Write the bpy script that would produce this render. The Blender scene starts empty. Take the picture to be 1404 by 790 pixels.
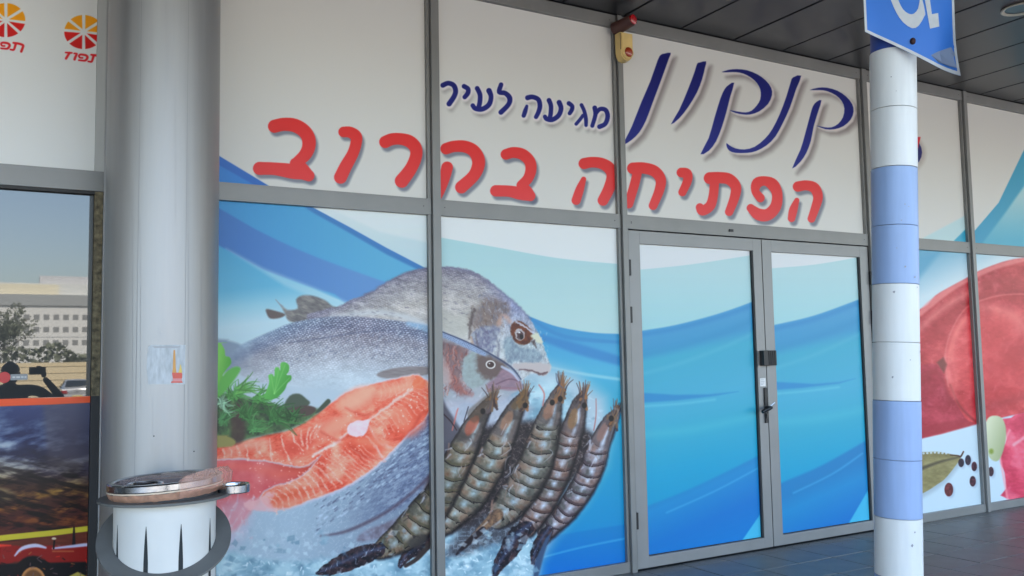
import bpy, bmesh, math, random
import numpy as np
from mathutils import Vector, Matrix
random.seed(7)
R = math.radians
S = bpy.context.scene
COL = S.collection

# ---------------------------------------------------------------- camera
YAW, PITCH, ROLL, FPX = 30.02, 4.535, -1.061, 1217.4
CAMZ = 1.42
_y, _p, _r = R(YAW), R(PITCH), R(ROLL)
fw = np.array([math.sin(_y)*math.cos(_p), math.cos(_y)*math.cos(_p), math.sin(_p)])
_r0 = np.array([math.cos(_y), -math.sin(_y), 0.0]); _u0 = np.cross(_r0, fw)
rt = _r0*math.cos(_r)+_u0*math.sin(_r); up = -_r0*math.sin(_r)+_u0*math.cos(_r)
cam = bpy.data.cameras.new('camera'); cam.sensor_width = 36; cam.lens = FPX/1404*36
cam.clip_start = .03; cam.clip_end = 3000
co = bpy.data.objects.new('camera', cam); COL.objects.link(co)
M = Matrix.Identity(4)
for i in range(3):
    M[i][0] = rt[i]; M[i][1] = up[i]; M[i][2] = -fw[i]
M[2][3] = CAMZ
co.matrix_world = M
S.camera = co
S.render.resolution_x = 1024; S.render.resolution_y = 576

# ---------------------------------------------------------------- light
SUN_EL, SUN_AZ = 52, 28          # sun behind the shop building, azimuth from +Y towards +X
w = bpy.data.worlds.new('World'); S.world = w; w.use_nodes = True
nt = w.node_tree; bg = nt.nodes['Background']
sky = nt.nodes.new('ShaderNodeTexSky'); sky.sky_type = 'NISHITA'; sky.sun_disc = False
sky.sun_elevation = R(SUN_EL); sky.sun_rotation = R(SUN_AZ); sky.air_density = 1.0; sky.dust_density = 2.0; sky.ozone_density = .35
nt.links.new(sky.outputs[0], bg.inputs[0]); bg.inputs[1].default_value = 0.15
sun = bpy.data.lights.new('sun', 'SUN'); sun.energy = 4.6; sun.angle = R(.5); sun.color = (1, .95, .87)
so = bpy.data.objects.new('sun', sun); COL.objects.link(so)
sd = Vector((math.sin(R(SUN_AZ))*math.cos(R(SUN_EL)), math.cos(R(SUN_AZ))*math.cos(R(SUN_EL)), math.sin(R(SUN_EL))))
so.rotation_euler = sd.to_track_quat('Z', 'Y').to_euler(); so.location = (0, 0, 30)
S.view_settings.view_transform = 'Standard'; S.view_settings.look = 'None'
S.view_settings.exposure = 2.86; S.view_settings.gamma = 1
S.view_settings.use_curve_mapping = False

# ---------------------------------------------------------------- materials
def lin(c):
    c = np.asarray(c, float)/255
    return np.where(c <= .04045, c/12.92, ((c+.055)/1.055)**2.4)
MATS = {}
def mat(name, col, rough=.5, metal=0, spec=.5, var=0., vscale=6., bump=0., bscale=60., stretch=None, ior=None, coat=0, alpha=None, trans=0, dirt=None):
    if name in MATS: return MATS[name]
    m = bpy.data.materials.new(name); m.use_nodes = True
    t = m.node_tree; b = t.nodes['Principled BSDF']
    b.inputs['Roughness'].default_value = rough; b.inputs['Metallic'].default_value = metal
    b.inputs['Specular IOR Level'].default_value = spec
    b.inputs['Coat Weight'].default_value = coat
    if ior: b.inputs['IOR'].default_value = ior
    if trans: b.inputs['Transmission Weight'].default_value = trans
    if alpha is not None: b.inputs['Alpha'].default_value = alpha
    c = (*col, 1)
    b.inputs['Base Color'].default_value = c
    tc = t.nodes.new('ShaderNodeTexCoord'); mp = t.nodes.new('ShaderNodeMapping')
    t.links.new(tc.outputs['Object'], mp.inputs[0])
    if stretch: mp.inputs['Scale'].default_value = stretch
    if var:
        n = t.nodes.new('ShaderNodeTexNoise'); n.inputs['Scale'].default_value = vscale; n.inputs['Detail'].default_value = 6
        t.links.new(mp.outputs[0], n.inputs['Vector'])
        cr = t.nodes.new('ShaderNodeValToRGB')
        cr.color_ramp.elements[0].position = .3; cr.color_ramp.elements[1].position = .7
        d = dirt if dirt else tuple(x*(1-var) for x in col)
        cr.color_ramp.elements[0].color = (*d, 1)
        cr.color_ramp.elements[1].color = (*[min(1, x*(1+var*.6)) for x in col], 1)
        t.links.new(n.outputs[0], cr.inputs[0]); t.links.new(cr.outputs[0], b.inputs['Base Color'])
        mr = t.nodes.new('ShaderNodeMapRange'); mr.inputs['To Min'].default_value = max(.02, rough-.08); mr.inputs['To Max'].default_value = min(1, rough+.1)
        t.links.new(n.outputs[0], mr.inputs[0]); t.links.new(mr.outputs[0], b.inputs['Roughness'])
    if bump:
        n2 = t.nodes.new('ShaderNodeTexNoise'); n2.inputs['Scale'].default_value = bscale; n2.inputs['Detail'].default_value = 4
        t.links.new(mp.outputs[0], n2.inputs['Vector'])
        bp = t.nodes.new('ShaderNodeBump'); bp.inputs['Strength'].default_value = bump; bp.inputs['Distance'].default_value = .005
        t.links.new(n2.outputs[0], bp.inputs['Height']); t.links.new(bp.outputs[0], b.inputs['Normal'])
    MATS[name] = m
    return m

alu = mat('grey_aluminium', (.215, .213, .208), .42, .25, .5, .12, 3, .02, 200)
alu_d = mat('dark_gasket', (.02, .02, .022), .6)
alu2 = mat('grey_aluminium_door', (.235, .235, .235), .40, .25, .5, .10, 3, .02, 200)

# ---------------------------------------------------------------- mesh helpers
def add_box(bm, x0, x1, y0, y1, z0, z1, bev=0):
    vs = [bm.verts.new((x, y, z)) for x in (x0, x1) for y in (y0, y1) for z in (z0, z1)]
    F = [(0,1,3,2),(4,6,7,5),(0,4,5,1),(2,3,7,6),(0,2,6,4),(1,5,7,3)]
    fs = [bm.faces.new([vs[i] for i in f]) for f in F]
    if bev:
        es = list({e for f in fs for e in f.edges})
        bmesh.ops.bevel(bm, geom=es, offset=bev, segments=2, affect='EDGES', profile=.6)
def link(name, bm, m, parent=None, smooth=False, loc=None):
    me = bpy.data.meshes.new(name)
    bmesh.ops.recalc_face_normals(bm, faces=bm.faces)
    bm.to_mesh(me); bm.free()
    if smooth:
        for p in me.polygons: p.use_smooth = True
        try: me.set_sharp_from_angle(angle=R(35))
        except Exception: pass
    me.materials.append(m)
    o = bpy.data.objects.new(name, me); COL.objects.link(o)
    if parent is not None: o.parent = parent
    if loc is not None: o.location = loc
    return o
def box(name, x0, x1, y0, y1, z0, z1, m, parent=None, bev=0):
    """box whose origin stays at the parent's origin (coordinates relative to parent)"""
    bm = bmesh.new(); add_box(bm, x0, x1, y0, y1, z0, z1, bev)
    return link(name, bm, m, parent)
def thing(name, label, cat, loc=(0, 0, 0), rz=0, group=None):
    o = bpy.data.objects.new(name, None); COL.objects.link(o); o.empty_display_size = .1
    o.location = loc; o.rotation_euler = (0, 0, rz); o['label'] = label; o['category'] = cat
    if group: o['group'] = group
    return o
def tag(o, label, cat, group=None):
    o['label'] = label; o['category'] = cat
    if group: o['group'] = group
    return o
def struct(o): o['kind'] = 'structure'; return o
def stuff(o): o['kind'] = 'stuff'; return o
def lathe(bm, prof, seg=48, a0=0, a1=2*math.pi, cx=0, cy=0, cap=False):
    full = abs(a1-a0-2*math.pi) < 1e-6
    n = seg if full else seg+1
    rings = []
    for (r, z) in prof:
        rings.append([bm.verts.new((cx+r*math.cos(a0+(a1-a0)*i/seg), cy+r*math.sin(a0+(a1-a0)*i/seg), z)) for i in range(n)])
    for a, b in zip(rings, rings[1:]):
        for i in range(seg):
            j = (i+1) % n
            bm.faces.new((a[i], a[j], b[j], b[i]))
    if cap:
        bm.faces.new(rings[0]); bm.faces.new(rings[-1])
def tube(bm, pts, r, seg=10, closed=False):
    pts = [Vector(p) for p in pts]; rings = []
    n = len(pts); rs = r if hasattr(r, '__len__') else [r]*n
    prev = None
    for i, p in enumerate(pts):
        if closed: d = (pts[(i+1) % n]-pts[i-1]).normalized()
        else: d = (pts[min(i+1, n-1)]-pts[max(i-1, 0)]).normalized()
        a = prev if prev is not None else (Vector((0, 0, 1)) if abs(d.z) < .9 else Vector((1, 0, 0)))
        s = d.cross(a).normalized(); a = s.cross(d).normalized(); prev = a
        rings.append([bm.verts.new(p+(s*math.cos(2*math.pi*k/seg)+a*math.sin(2*math.pi*k/seg))*rs[i]) for k in range(seg)])
    for i in range(n if closed else n-1):
        A, B = rings[i], rings[(i+1) % n]
        for k in range(seg):
            bm.faces.new((A[k], A[(k+1) % seg], B[(k+1) % seg], B[k]))
    if not closed:
        bm.faces.new(rings[0]); bm.faces.new(rings[-1])

# =============================================================== PRINTED FILMS
# The window films are flat prints.  Each is rasterised here (numpy) into an image laid out in metres on the
# glass plane (X along the shop front, Z up); photo tracings are converted to wall metres first.
GLY = 4.83
def wall_of(px, py, Y=GLY):
    d = [fw[i]*FPX+rt[i]*(px-702)-up[i]*(py-395) for i in range(3)]
    t = Y/d[1]
    return d[0]*t, CAMZ+d[2]*t
_rng = np.random.default_rng(3)
TAB = _rng.random((256, 256)).astype(np.float32)
def vnoise(x, y):
    xi = np.floor(x).astype(int); yi = np.floor(y).astype(int)
    fx = x-xi; fy = y-yi; fx = fx*fx*(3-2*fx); fy = fy*fy*(3-2*fy)
    a = TAB[yi & 255, xi & 255]; b = TAB[yi & 255, (xi+1) & 255]; c = TAB[(yi+1) & 255, xi & 255]; d = TAB[(yi+1) & 255, (xi+1) & 255]
    return (a*(1-fx)+b*fx)*(1-fy)+(c*(1-fx)+d*fx)*fy
def fbm(x, y, s, o=4):
    v = 0; a = .5; t = 0
    x = x/s; y = y/s
    for _ in range(o):
        v = v+a*vnoise(x+17.3*_, y+9.1*_); t += a; a *= .55; x = x*2.03; y = y*2.03
    return v/t
def ridge(x, y, s, o=3):
    v = 0; a = .5; t = 0; x = x/s; y = y/s
    for _ in range(o):
        v = v+a*(1-np.abs(2*vnoise(x+31*_, y+7*_)-1))**3; t += a; a *= .6; x = x*2.1; y = y*2.1
    return v/t
def C(*c): return np.array(c, np.float32)
def mix(a, b, t):
    t = np.clip(t, 0, 1)[..., None]
    return a*(1-t)+b*t
def smooth(pts, closed=True, k=6):
    P = np.array(pts, float); n = len(P); out = []
    rng = range(n) if closed else range(n-1)
    for i in rng:
        if closed: p0, p1, p2, p3 = P[i-1], P[i], P[(i+1) % n], P[(i+2) % n]
        else: p0, p1, p2, p3 = P[max(i-1, 0)], P[i], P[i+1], P[min(i+2, n-1)]
        for j in range(k):
            t = j/k
            out.append(.5*((2*p1)+(-p0+p2)*t+(2*p0-5*p1+4*p2-p3)*t*t+(-p0+3*p1-3*p2+p3)*t**3))
    if not closed: out.append(P[-1])
    return np.array(out)
def Z(ox, oy, s, pts):
    return [(ox+p[0]/s, oy+p[1]/s)+tuple(q/s for q in p[2:]) for p in pts]

class Canvas:
    def __init__(c, x0, x1, z0, z1, ppm, bg):
        c.x0, c.x1, c.z0, c.z1, c.ppm = x0, x1, z0, z1, ppm
        c.W = int((x1-x0)*ppm); c.H = int((z1-z0)*ppm)
        X = x0+(np.arange(c.W)+.5)/ppm; Zz = z0+(np.arange(c.H)+.5)/ppm
        X, Zz = np.meshgrid(X, Zz)
        v = [X, np.full_like(X, GLY), Zz-CAMZ]
        dep = sum(v[i]*fw[i] for i in range(3))
        c.PX = (702+FPX*sum(v[i]*rt[i] for i in range(3))/dep).astype(np.float32)
        c.PY = (395-FPX*sum(v[i]*up[i] for i in range(3))/dep).astype(np.float32)
        c.X = X[0].astype(np.float32)
        c.A = np.empty((c.H, c.W, 3), np.float32); c.A[:] = C(*bg)
        c.cl = None; c.wp = None
    def xy(c, s):
        x, y = c.PX[s], c.PY[s]
        if c.wp:
            a, k = c.wp; return x+a*2*(fbm(x, y, k, 3)-.5), y+a*2*(fbm(x+71, y+33, k, 3)-.5)
        return x, y
    def clip(c, x0=None, x1=None):
        c.cl = None if x0 is None else (x0, x1)
    def sl(c, b):
        b = (max(b[0], -500), b[1], min(b[2], 1600), b[3])
        cs = [wall_of(px, py) for px in (b[0], b[2]) for py in (b[1], b[3])]
        a0 = min(p[0] for p in cs); a1 = max(p[0] for p in cs); b0 = min(p[1] for p in cs); b1 = max(p[1] for p in cs)
        if c.cl: a0 = max(a0, c.cl[0]); a1 = min(a1, c.cl[1])
        i0 = max(0, int((a0-c.x0)*c.ppm)); i1 = min(c.W, int((a1-c.x0)*c.ppm)+1)
        j0 = max(0, int((b0-c.z0)*c.ppm)); j1 = min(c.H, int((b1-c.z0)*c.ppm)+1)
        if i1 <= i0 or j1 <= j0: return None
        return slice(j0, j1), slice(i0, i1)
    def put(c, s, a, col):
        x, y = c.PX[s], c.PY[s]
        k = col(x, y) if callable(col) else C(*col)
        a = np.clip(a, 0, 1)[..., None]
        c.A[s] = c.A[s]*(1-a)+k*a
    def sdf(c, s, P):
        x, y = c.xy(s)
        P = np.asarray(P, np.float32); n = len(P)
        d = np.full(x.shape, 1e9, np.float32); ins = np.zeros(x.shape, bool)
        for i in range(n):
            ax, ay = P[i-1]; bx, by = P[i]
            ex, ey = bx-ax, by-ay; L = ex*ex+ey*ey+1e-9
            t = np.clip(((x-ax)*ex+(y-ay)*ey)/L, 0, 1)
            dd = (x-ax-ex*t)**2+(y-ay-ey*t)**2
            np.minimum(d, dd, out=d)
            if ay != by:
                ins ^= ((ay > y) != (by > y)) & (x < ex*(y-ay)/(by-ay)+ax)
        d = np.sqrt(d); return np.where(ins, -d, d)
    def poly(c, P, col, soft=1.0, a=1.0, off=(0, 0), grow=0, sm=0):
        P = smooth(P, True, sm) if sm else np.array(P, float)
        P = P+np.array(off); m = soft+grow+2
        s = c.sl((P[:, 0].min()-m, P[:, 1].min()-m, P[:, 0].max()+m, P[:, 1].max()+m))
        if s is None: return
        d = c.sdf(s, P)-grow
        al = np.clip(.5-d/soft, 0, 1)
        if soft > 3: al = al*al*(3-2*al)
        if callable(a): al = al*a(c.PX[s], c.PY[s])
        else: al = al*a
        c.put(s, al, col)
    def stroke(c, P, col, r=None, soft=1.0, a=1.0, off=(0, 0), grow=0, sm=4, shade=None):
        P = np.array([(tuple(p)+(r,) if len(p) == 2 else tuple(p)) for p in P], float)
        if sm and len(P) > 2: P = smooth(P, False, sm)
        P = P+np.array([off[0], off[1], 0]); m = P[:, 2].max()+soft+grow+2
        s = c.sl((P[:, 0].min()-m, P[:, 1].min()-m, P[:, 0].max()+m, P[:, 1].max()+m))
        if s is None: return
        x, y = c.xy(s)
        d = np.full(x.shape, 1e9, np.float32); TT = np.zeros_like(d); SS = np.zeros_like(d)
        tl = 0
        for i in range(len(P)-1):
            ax, ay, ar = P[i]; bx, by, br = P[i+1]
            ex, ey = bx-ax, by-ay; L = ex*ex+ey*ey+1e-9; Lr = math.sqrt(L)
            t = np.clip(((x-ax)*ex+(y-ay)*ey)/L, 0, 1)
            rr = ar+(br-ar)*t
            dd = np.sqrt((x-ax-ex*t)**2+(y-ay-ey*t)**2)-rr
            k = dd < d
            d = np.where(k, dd, d)
            if shade:
                TT = np.where(k, tl+t*Lr, TT); SS = np.where(k, (ex*(y-ay)-ey*(x-ax))/Lr/(rr+1e-6), SS)
            tl += Lr
        al = np.clip(.5-(d-grow)/soft, 0, 1)
        if soft > 3: al = al*al*(3-2*al)
        al = al*a
        if shade: c.put(s, al, lambda X, Y: shade(X, Y, TT, SS, tl))
        else: c.put(s, al, col)
    def ell(c, cx, cy, rx, ry, col, soft=1.0, a=1.0, rot=0):
        ca, sa = math.cos(rot), math.sin(rot)
        P = [(cx+rx*math.cos(t)*ca-ry*math.sin(t)*sa, cy+rx*math.cos(t)*sa+ry*math.sin(t)*ca) for t in np.linspace(0, 2*math.pi, 25)[:-1]]
        c.poly(P, col, soft, a)
    def image(c, name, gain=1.3, tint=None):
        A = np.clip(c.A, 0, 255)
        sb_ = np.clip((A[..., 2]-A[..., 0]-20)/120, 0, 1)*np.clip((A[..., 2]-120)/60, 0, 1); A[..., 2] -= 15*sb_; A[..., 0] -= 7*sb_; A[..., 1] -= 1*sb_
        A = np.clip(A-24*(1-A/255)**1.6, 0, 255)/255
        L = np.where(A <= .04045, A/12.92, ((A+.055)/1.055)**2.4)
        L = L*gain
        if tint is not None: L = L*np.array(tint)
        L = np.clip(L, 0, .86)
        Sx = np.where(L <= .0031308, L*12.92, 1.055*L**(1/2.4)-.055)
        im = bpy.data.images.new(name, c.W, c.H)
        buf = np.ones((c.H, c.W, 4), np.float32); buf[..., :3] = Sx
        im.pixels.foreach_set(buf.ravel()); im.update(); im.pack()
        return im
def film_mat(name, im, rough=.38, spec=.30):
    m = bpy.data.materials.new(name); m.use_nodes = True
    t = m.node_tree; b = t.nodes['Principled BSDF']
    n = t.nodes.new('ShaderNodeTexImage'); n.image = im; n.interpolation = 'Linear'; n.extension = 'EXTEND'
    uv = t.nodes.new('ShaderNodeUVMap'); uv.uv_map = 'UVMap'
    t.links.new(uv.outputs[0], n.inputs[0]); t.links.new(n.outputs[0], b.inputs['Base Color'])
    b.inputs['Roughness'].default_value = rough; b.inputs['Specular IOR Level'].default_value = spec
    tc = t.nodes.new('ShaderNodeTexCoord')
    ns = t.nodes.new('ShaderNodeTexNoise'); ns.inputs['Scale'].default_value = 2.2; ns.inputs['Detail'].default_value = 2
    t.links.new(tc.outputs['Object'], ns.inputs['Vector'])
    bp = t.nodes.new('ShaderNodeBump'); bp.inputs['Strength'].default_value = .12; bp.inputs['Distance'].default_value = .02
    t.links.new(ns.outputs[0], bp.inputs['Height']); t.links.new(bp.outputs[0], b.inputs['Normal'])
    return m
def pane(name, cv, m, x0, x1, z0, z1, parent, y=GLY):
    bm = bmesh.new(); add_box(bm, x0, x1, y, y+.008, z0, z1)
    uvl = bm.loops.layers.uv.new('UVMap')
    for f in bm.faces:
        for l in f.loops:
            v = l.vert.co; l[uvl].uv = ((v.x-cv.x0)/(cv.x1-cv.x0), (v.z-cv.z0)/(cv.z1-cv.z0))
    return link(name, bm, m, parent)
WHITE = (205, 205, 206)
A = Canvas(.80, 9.0, .05, 3.72, 330, WHITE)
P1 = (.5, 2.25); P2 = (2.25, 3.66); P3 = (3.66, 6.18); P4 = (6.18, 7.56); P5 = (7.56, 9.1)
def lerp_pts(x, pts):
    xs = [p[0] for p in pts]; ys = [p[1] for p in pts]
    return np.interp(x, xs, ys)
def band(cv, curve, fn, b, soft=1.5, a=1.0, below=True, wob=0):
    """fills below (or above) a curve y(x) inside the photo-pixel box b"""
    s = cv.sl(b)
    if s is None: return
    x, y = cv.PX[s], cv.PY[s]
    sp = smooth(curve, False, 6); d = y-np.interp(x, sp[:, 0], sp[:, 1])
    if not below: d = -d
    al = np.clip(.5+d/soft, 0, 1)*a
    al = al*((x >= b[0]) & (x <= b[2]) & (y >= b[1]) & (y <= b[3]))
    cv.put(s, al, fn)
def ramp(y, stops):
    ys = [s[0] for s in stops]; cs = np.array([s[1] for s in stops], float)
    return np.stack([np.interp(y, ys, cs[:, k]) for k in range(3)], -1)
# mask that keeps the lower panes: z below the transom
def lowband(cv, clip, curve, fn, b, **k):
    cv.clip(*clip); band(cv, curve, fn, b, **k); cv.clip()
# ---- sea-blue swooshes -----------------------------------------------------
A.clip(*P1)
A.poly([(230, 172), (299, 213), (362, 251), (380, 262), (380, 300), (230, 300)], (66, 112, 205), 1.5)
A.poly([(230, 190), (299, 226), (349, 254), (360, 262), (360, 300), (230, 300)], (74, 134, 222), 3)
# pane 1, lower: everything below the transom
b1 = (150, 262, 600, 900)
band(A, [(150, 250), (299, 262), (600, 285)], lambda x, y: ramp(y+.0*x, [(280, (206, 215, 222)), (330, (190, 208, 218)), (420, (182, 204, 218))]), b1)
A.poly([(440, 280), (600, 290), (600, 336), (520, 318)], (212, 219, 225), 6, .7)
blue = [(410, 270), (428, 284), (480, 312), (530, 340), (580, 366), (610, 380)]
A.poly([(150, 240), (408, 270)]+blue+[(610, 470), (150, 470)], (72, 124, 197), 1.5)
A.poly([(150, 240), (400, 272), (428, 291), (480, 320), (530, 349), (610, 388), (610, 470), (150, 470)],
       lambda x, y: mix(C(74, 146, 218), C(100, 166, 216), (x-300)/230), 3)
A.poly(smooth([(150, 200), (299, 285), (361, 320), (432, 352), (520, 384), (620, 420), (620, 500), (500, 470), (467, 410), (432, 396), (361, 370), (299, 336), (150, 260)], True, 4),
       lambda x, y: mix(C(72, 118, 200), C(104, 144, 208), (x-300)/200), 2.5)
A.poly([(150, 255), (299, 337), (361, 371), (432, 397), (480, 418), (480, 600), (150, 600)],
       lambda x, y: ramp(y+(x-300)*.12, [(340, (86, 160, 216)), (400, (104, 172, 218)), (425, (150, 195, 222)), (450, (184, 208, 224)), (600, (178, 196, 212))]), 3)
A.poly([(310, 341), (361, 368), (432, 395), (478, 415), (440, 412), (390, 392)], (178, 208, 226), 8, .55)
A.clip(*P2)
b2 = (590, 285, 880, 900)
band(A, [(590, 282), (860, 306)], lambda x, y: C(214, 218, 225)+0*x[..., None], b2)
band(A, [(590, 322), (605, 326), (679, 339), (764, 354), (847, 362), (880, 363)], lambda x, y: mix(C(170, 203, 215), C(178, 205, 210), (y-340)/100), b2)
band(A, [(590, 400), (700, 424), (728, 435), (764, 448), (810, 456), (848, 458), (880, 458)],
     lambda x, y: ramp(y, [(440, (70, 140, 206)), (478, (84, 160, 216)), (508, (92, 172, 218)), (560, (64, 160, 206)), (650, (46, 150, 204)), (730, (44, 140, 206))]), b2, soft=2)
A.stroke([(735, 460, 3), (790, 478, 7), (860, 498, 6)], (66, 128, 202), soft=7, a=.75)
A.stroke([(728, 438, 1), (775, 462, 3), (860, 470, 2)], (66, 128, 200), soft=4, a=.5)
A.stroke([(752, 503, 1), (800, 513, 2), (870, 523, 2)], (150, 200, 222), soft=4, a=.8)
A.poly([(740, 742), (756, 735), (800, 728), (890, 714), (890, 860), (700, 860)], lambda x, y: mix(C(40, 128, 202), C(28, 116, 208), (y-730)/50), 4)
A.stroke([(745, 764, 1), (800, 750, 1.2), (880, 734, 1.2)], (84, 162, 222), soft=2.5, a=.8)
# doors
for (cl, ca, cb, lt, lb, cc, pl, tr, X0) in (
    ((3.7, 4.95), [(860, 371), (876, 370), (945, 363), (1027, 350.5), (1050, 346)], [(860, 458), (879, 454), (926, 446), (983, 431), (1029, 415), (1050, 406)],
     [(870, 538), (926, 541.5), (970, 541), (1012, 537)], [(870, 553), (930, 549), (980, 543)],
     [(870, 700), (888, 694), (952, 668), (1036, 627), (1060, 612)], [(914, 703), (981, 673), (1041, 641)], [(1004, 760), (1016, 743), (1042, 705.5), (1060, 680), (1060, 760)], 870),
    ((4.98, 6.14), [(1040, 369), (1058, 368), (1116, 363), (1176, 353), (1200, 348)], [(1040, 451), (1061, 446), (1116, 433), (1177, 411), (1200, 402)],
     [(1050, 523), (1116, 526.5), (1150, 524), (1173, 519)], [(1050, 536), (1100, 532), (1150, 526)],
     [(1050, 672), (1072, 662), (1126, 638.6), (1186, 605), (1210, 590)], [(1088, 676), (1141, 650), (1182, 622)], [(1150, 742), (1165, 715), (1190, 672), (1210, 640), (1210, 750)], 1055)):
    A.clip(*cl); bb = (X0-25, 322, X0+200, 900)
    band(A, [(X0-30, 318), (X0+200, 330)], (210, 214, 222), bb)
    band(A, ca, lambda x, y: mix(C(176, 205, 216), C(160, 201, 214), (y-370)/80), bb)
    yb = cb[1][1]-454
    band(A, cb, lambda x, y: ramp(y-yb-(x-X0)*-.2, [(454, (84, 152, 210)), (482, (72, 148, 206)), (500, (74, 164, 206)), (560, (82, 166, 210)), (600, (70, 164, 206)), (660, (46, 156, 208)), (700, (40, 150, 206))]), bb, soft=2)
    A.stroke([(p[0], p[1]+5, 3) for p in cb], (66, 136, 204), soft=8, a=.7)
    A.stroke([(p[0], p[1]+34-(p[0]-X0)*.05, 4) for p in cb], (62, 140, 200), soft=12, a=.5)
    A.stroke([(p[0], p[1]+60-(p[0]-X0)*.1, 2) for p in cb], (110, 184, 214), soft=8, a=.35)
    A.poly(lt+lb[::-1], (58, 136, 204), 3, .9)
    A.stroke([(p[0], p[1]+5, 1.2) for p in lb], (112, 188, 218), soft=5, a=.7)
    A.stroke([(X0-10, lb[0][1]+45, 4), (X0+80, lb[0][1]+36, 5), (X0+180, lb[0][1]+14, 3)], (92, 184, 212), soft=14, a=.4)
    band(A, cc, lambda x, y: ramp(y+(x-X0)*.45, [(690, (50, 128, 196)), (712, (50, 138, 206)), (760, (38, 120, 204)), (800, (34, 124, 208))]), bb, soft=4)
    A.stroke([(p[0], p[1], 1.0) for p in pl], (88, 164, 222), soft=3, a=.75)
    A.poly(tr, (84, 178, 228), 2)
    A.clip()
# ---- right hand panes ------------------------------------------------------
A.clip(*P4)
A.poly([(1180, 352), (1259, 330), (1319, 298), (1340, 286), (1340, 340), (1180, 352)], (182, 206, 216), 3)
A.poly([(1306, 332), (1320, 318), (1340, 300), (1340, 345), (1300, 342)], (70, 160, 208), 2)
# round badge whose right edge shows beside the bollard
A.ell(1236, 211, 33, 28, (168, 160, 158), 9, .7)
A.ell(1235, 209, 29, 24.5, (40, 40, 108), 1.2)
A.poly([(1218, 188), (1262, 188), (1258, 206), (1240, 214)], (205, 58, 70), 1.2)
A.clip(*P5)
A.poly([(1322, 334), (1334, 319), (1369, 278), (1404, 205), (1440, 110), (1500, 0), (1500, 345), (1322, 345)], lambda x, y: mix(C(70, 150, 200), C(82, 158, 204), (x-1330)/80), 1.5)
A.poly([(1340, 343), (1378, 292), (1404, 255), (1500, 60), (1500, 345)], lambda x, y: mix(C(168, 200, 214), C(96, 168, 206), (y-270)/60), 5)
A.clip()
def lowR(cl, x0, x1):
    A.clip(*cl)
    band(A, [(x0, 333 if x0 < 1300 else 341), (x1, 345)], lambda x, y: mix(C(110, 164, 206), C(196, 212, 226), ((x-1262)*.5+(y-350))/60), (x0, 330, x1, 720))
    A.clip()
lowR(P4, 1180, 1345); lowR(P5, 1325, 1600)
A.clip(P4[0], P5[1])
A.poly([(1180, 400), (1262, 352), (1290, 344), (1230, 420), (1180, 450)], (98, 158, 204), 10, .8)
def meat(base, l1=(240, 168, 168)):
    def f(x, y):
        n = fbm(x, y, 34, 3); m = fbm(x*1.3+90, y*2.0, 6, 4); w = fbm(x+n*30, y+n*20, 18, 3)
        c = mix(C(base[0]+12, base[1]+22, base[2]+22), C(base[0]-30, base[1]-24, base[2]-16), (n-.3)*2.0)
        c = c+((m-.5)*26+(w-.5)*34)[..., None]
        c = mix(c, C(*l1), np.clip((w-.60)*1.2, 0, .16))
        return mix(c, C(252, 214, 212), np.clip((vnoise(x/1.8, y/1.8)-.95)*6, 0, .3))
    return f
A.poly(smooth([(1150, 470), (1200, 440), (1262, 424), (1282, 406), (1300, 395), (1326, 381), (1337, 374), (1373, 360), (1404, 354), (1480, 350), (1520, 560), (1404, 566), (1337, 582), (1262, 601), (1150, 612)], True, 3), meat((196, 66, 70)), 2.5)
A.poly(smooth([(1262, 424), (1282, 406), (1300, 395), (1326, 381), (1337, 374), (1373, 360), (1404, 354), (1404, 359), (1373, 367), (1337, 382), (1300, 403), (1262, 434)], True, 2), (228, 140, 140), 3, .7)
A.poly(smooth([(1180, 520), (1262, 500), (1290, 505), (1300, 540), (1330, 575), (1262, 601), (1180, 612)], True, 3), meat((178, 50, 66)), 5)
A.poly(smooth([(1262, 586), (1310, 576), (1404, 556), (1500, 545), (1500, 560), (1404, 566), (1337, 582), (1262, 601)], True, 2), (158, 44, 60), 5, .7)
A.poly(smooth([(1296, 488), (1304, 455), (1322, 425), (1345, 412), (1380, 404), (1420, 404), (1500, 420), (1500, 560), (1404, 566), (1337, 580), (1315, 560), (1302, 530)], True, 4), meat((202, 64, 68)), 2)
A.poly(smooth([(1330, 440), (1360, 428), (1404, 425), (1460, 430), (1470, 520), (1404, 545), (1340, 550), (1322, 500)], True, 3), (204, 62, 70), 40, .45)
A.stroke(smooth([(1300, 530), (1296, 488), (1304, 455), (1322, 425), (1345, 412), (1380, 404), (1420, 404)], False, 3).tolist(), (226, 134, 130), r=1.0, soft=4, a=.55)
A.stroke([(1337, 578), (1315, 556), (1303, 528)], (140, 40, 48), r=1.4, soft=4, a=.8)
A.stroke([(1262, 450), (1290, 425), (1320, 406), (1340, 396)], (238, 158, 152), r=4, soft=14, a=.5)
A.stroke([(1345, 420), (1385, 430), (1404, 450)], (240, 150, 145), r=6, soft=24, a=.45)
A.stroke([(1318, 440), (1306, 480), (1312, 530)], (236, 130, 126), r=3, soft=14, a=.5)
A.stroke([(1345, 560), (1404, 545)], (150, 40, 50), r=5, soft=20, a=.5)
A.stroke([(1268, 470), (1292, 452), (1308, 430)], (170, 54, 62), r=3, soft=14, a=.5)
A.stroke([(1262, 520), (1280, 508), (1292, 520), (1300, 548)], (158, 46, 58), r=2, soft=9, a=.6)
A.stroke([(1309, 545), (1300, 505), (1306, 465), (1324, 436)], (236, 132, 128), r=3, soft=10, a=.5)
A.stroke([(1404, 480), (1370, 500), (1345, 535)], (184, 52, 62), r=8, soft=26, a=.45)
A.stroke([(1350, 390), (1380, 384), (1404, 388)], (170, 60, 64), r=3, soft=10, a=.4)
A.poly([(1284, 497), (1293, 490), (1298, 500), (1294, 512)], (118, 62, 58), 4, .85)
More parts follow.
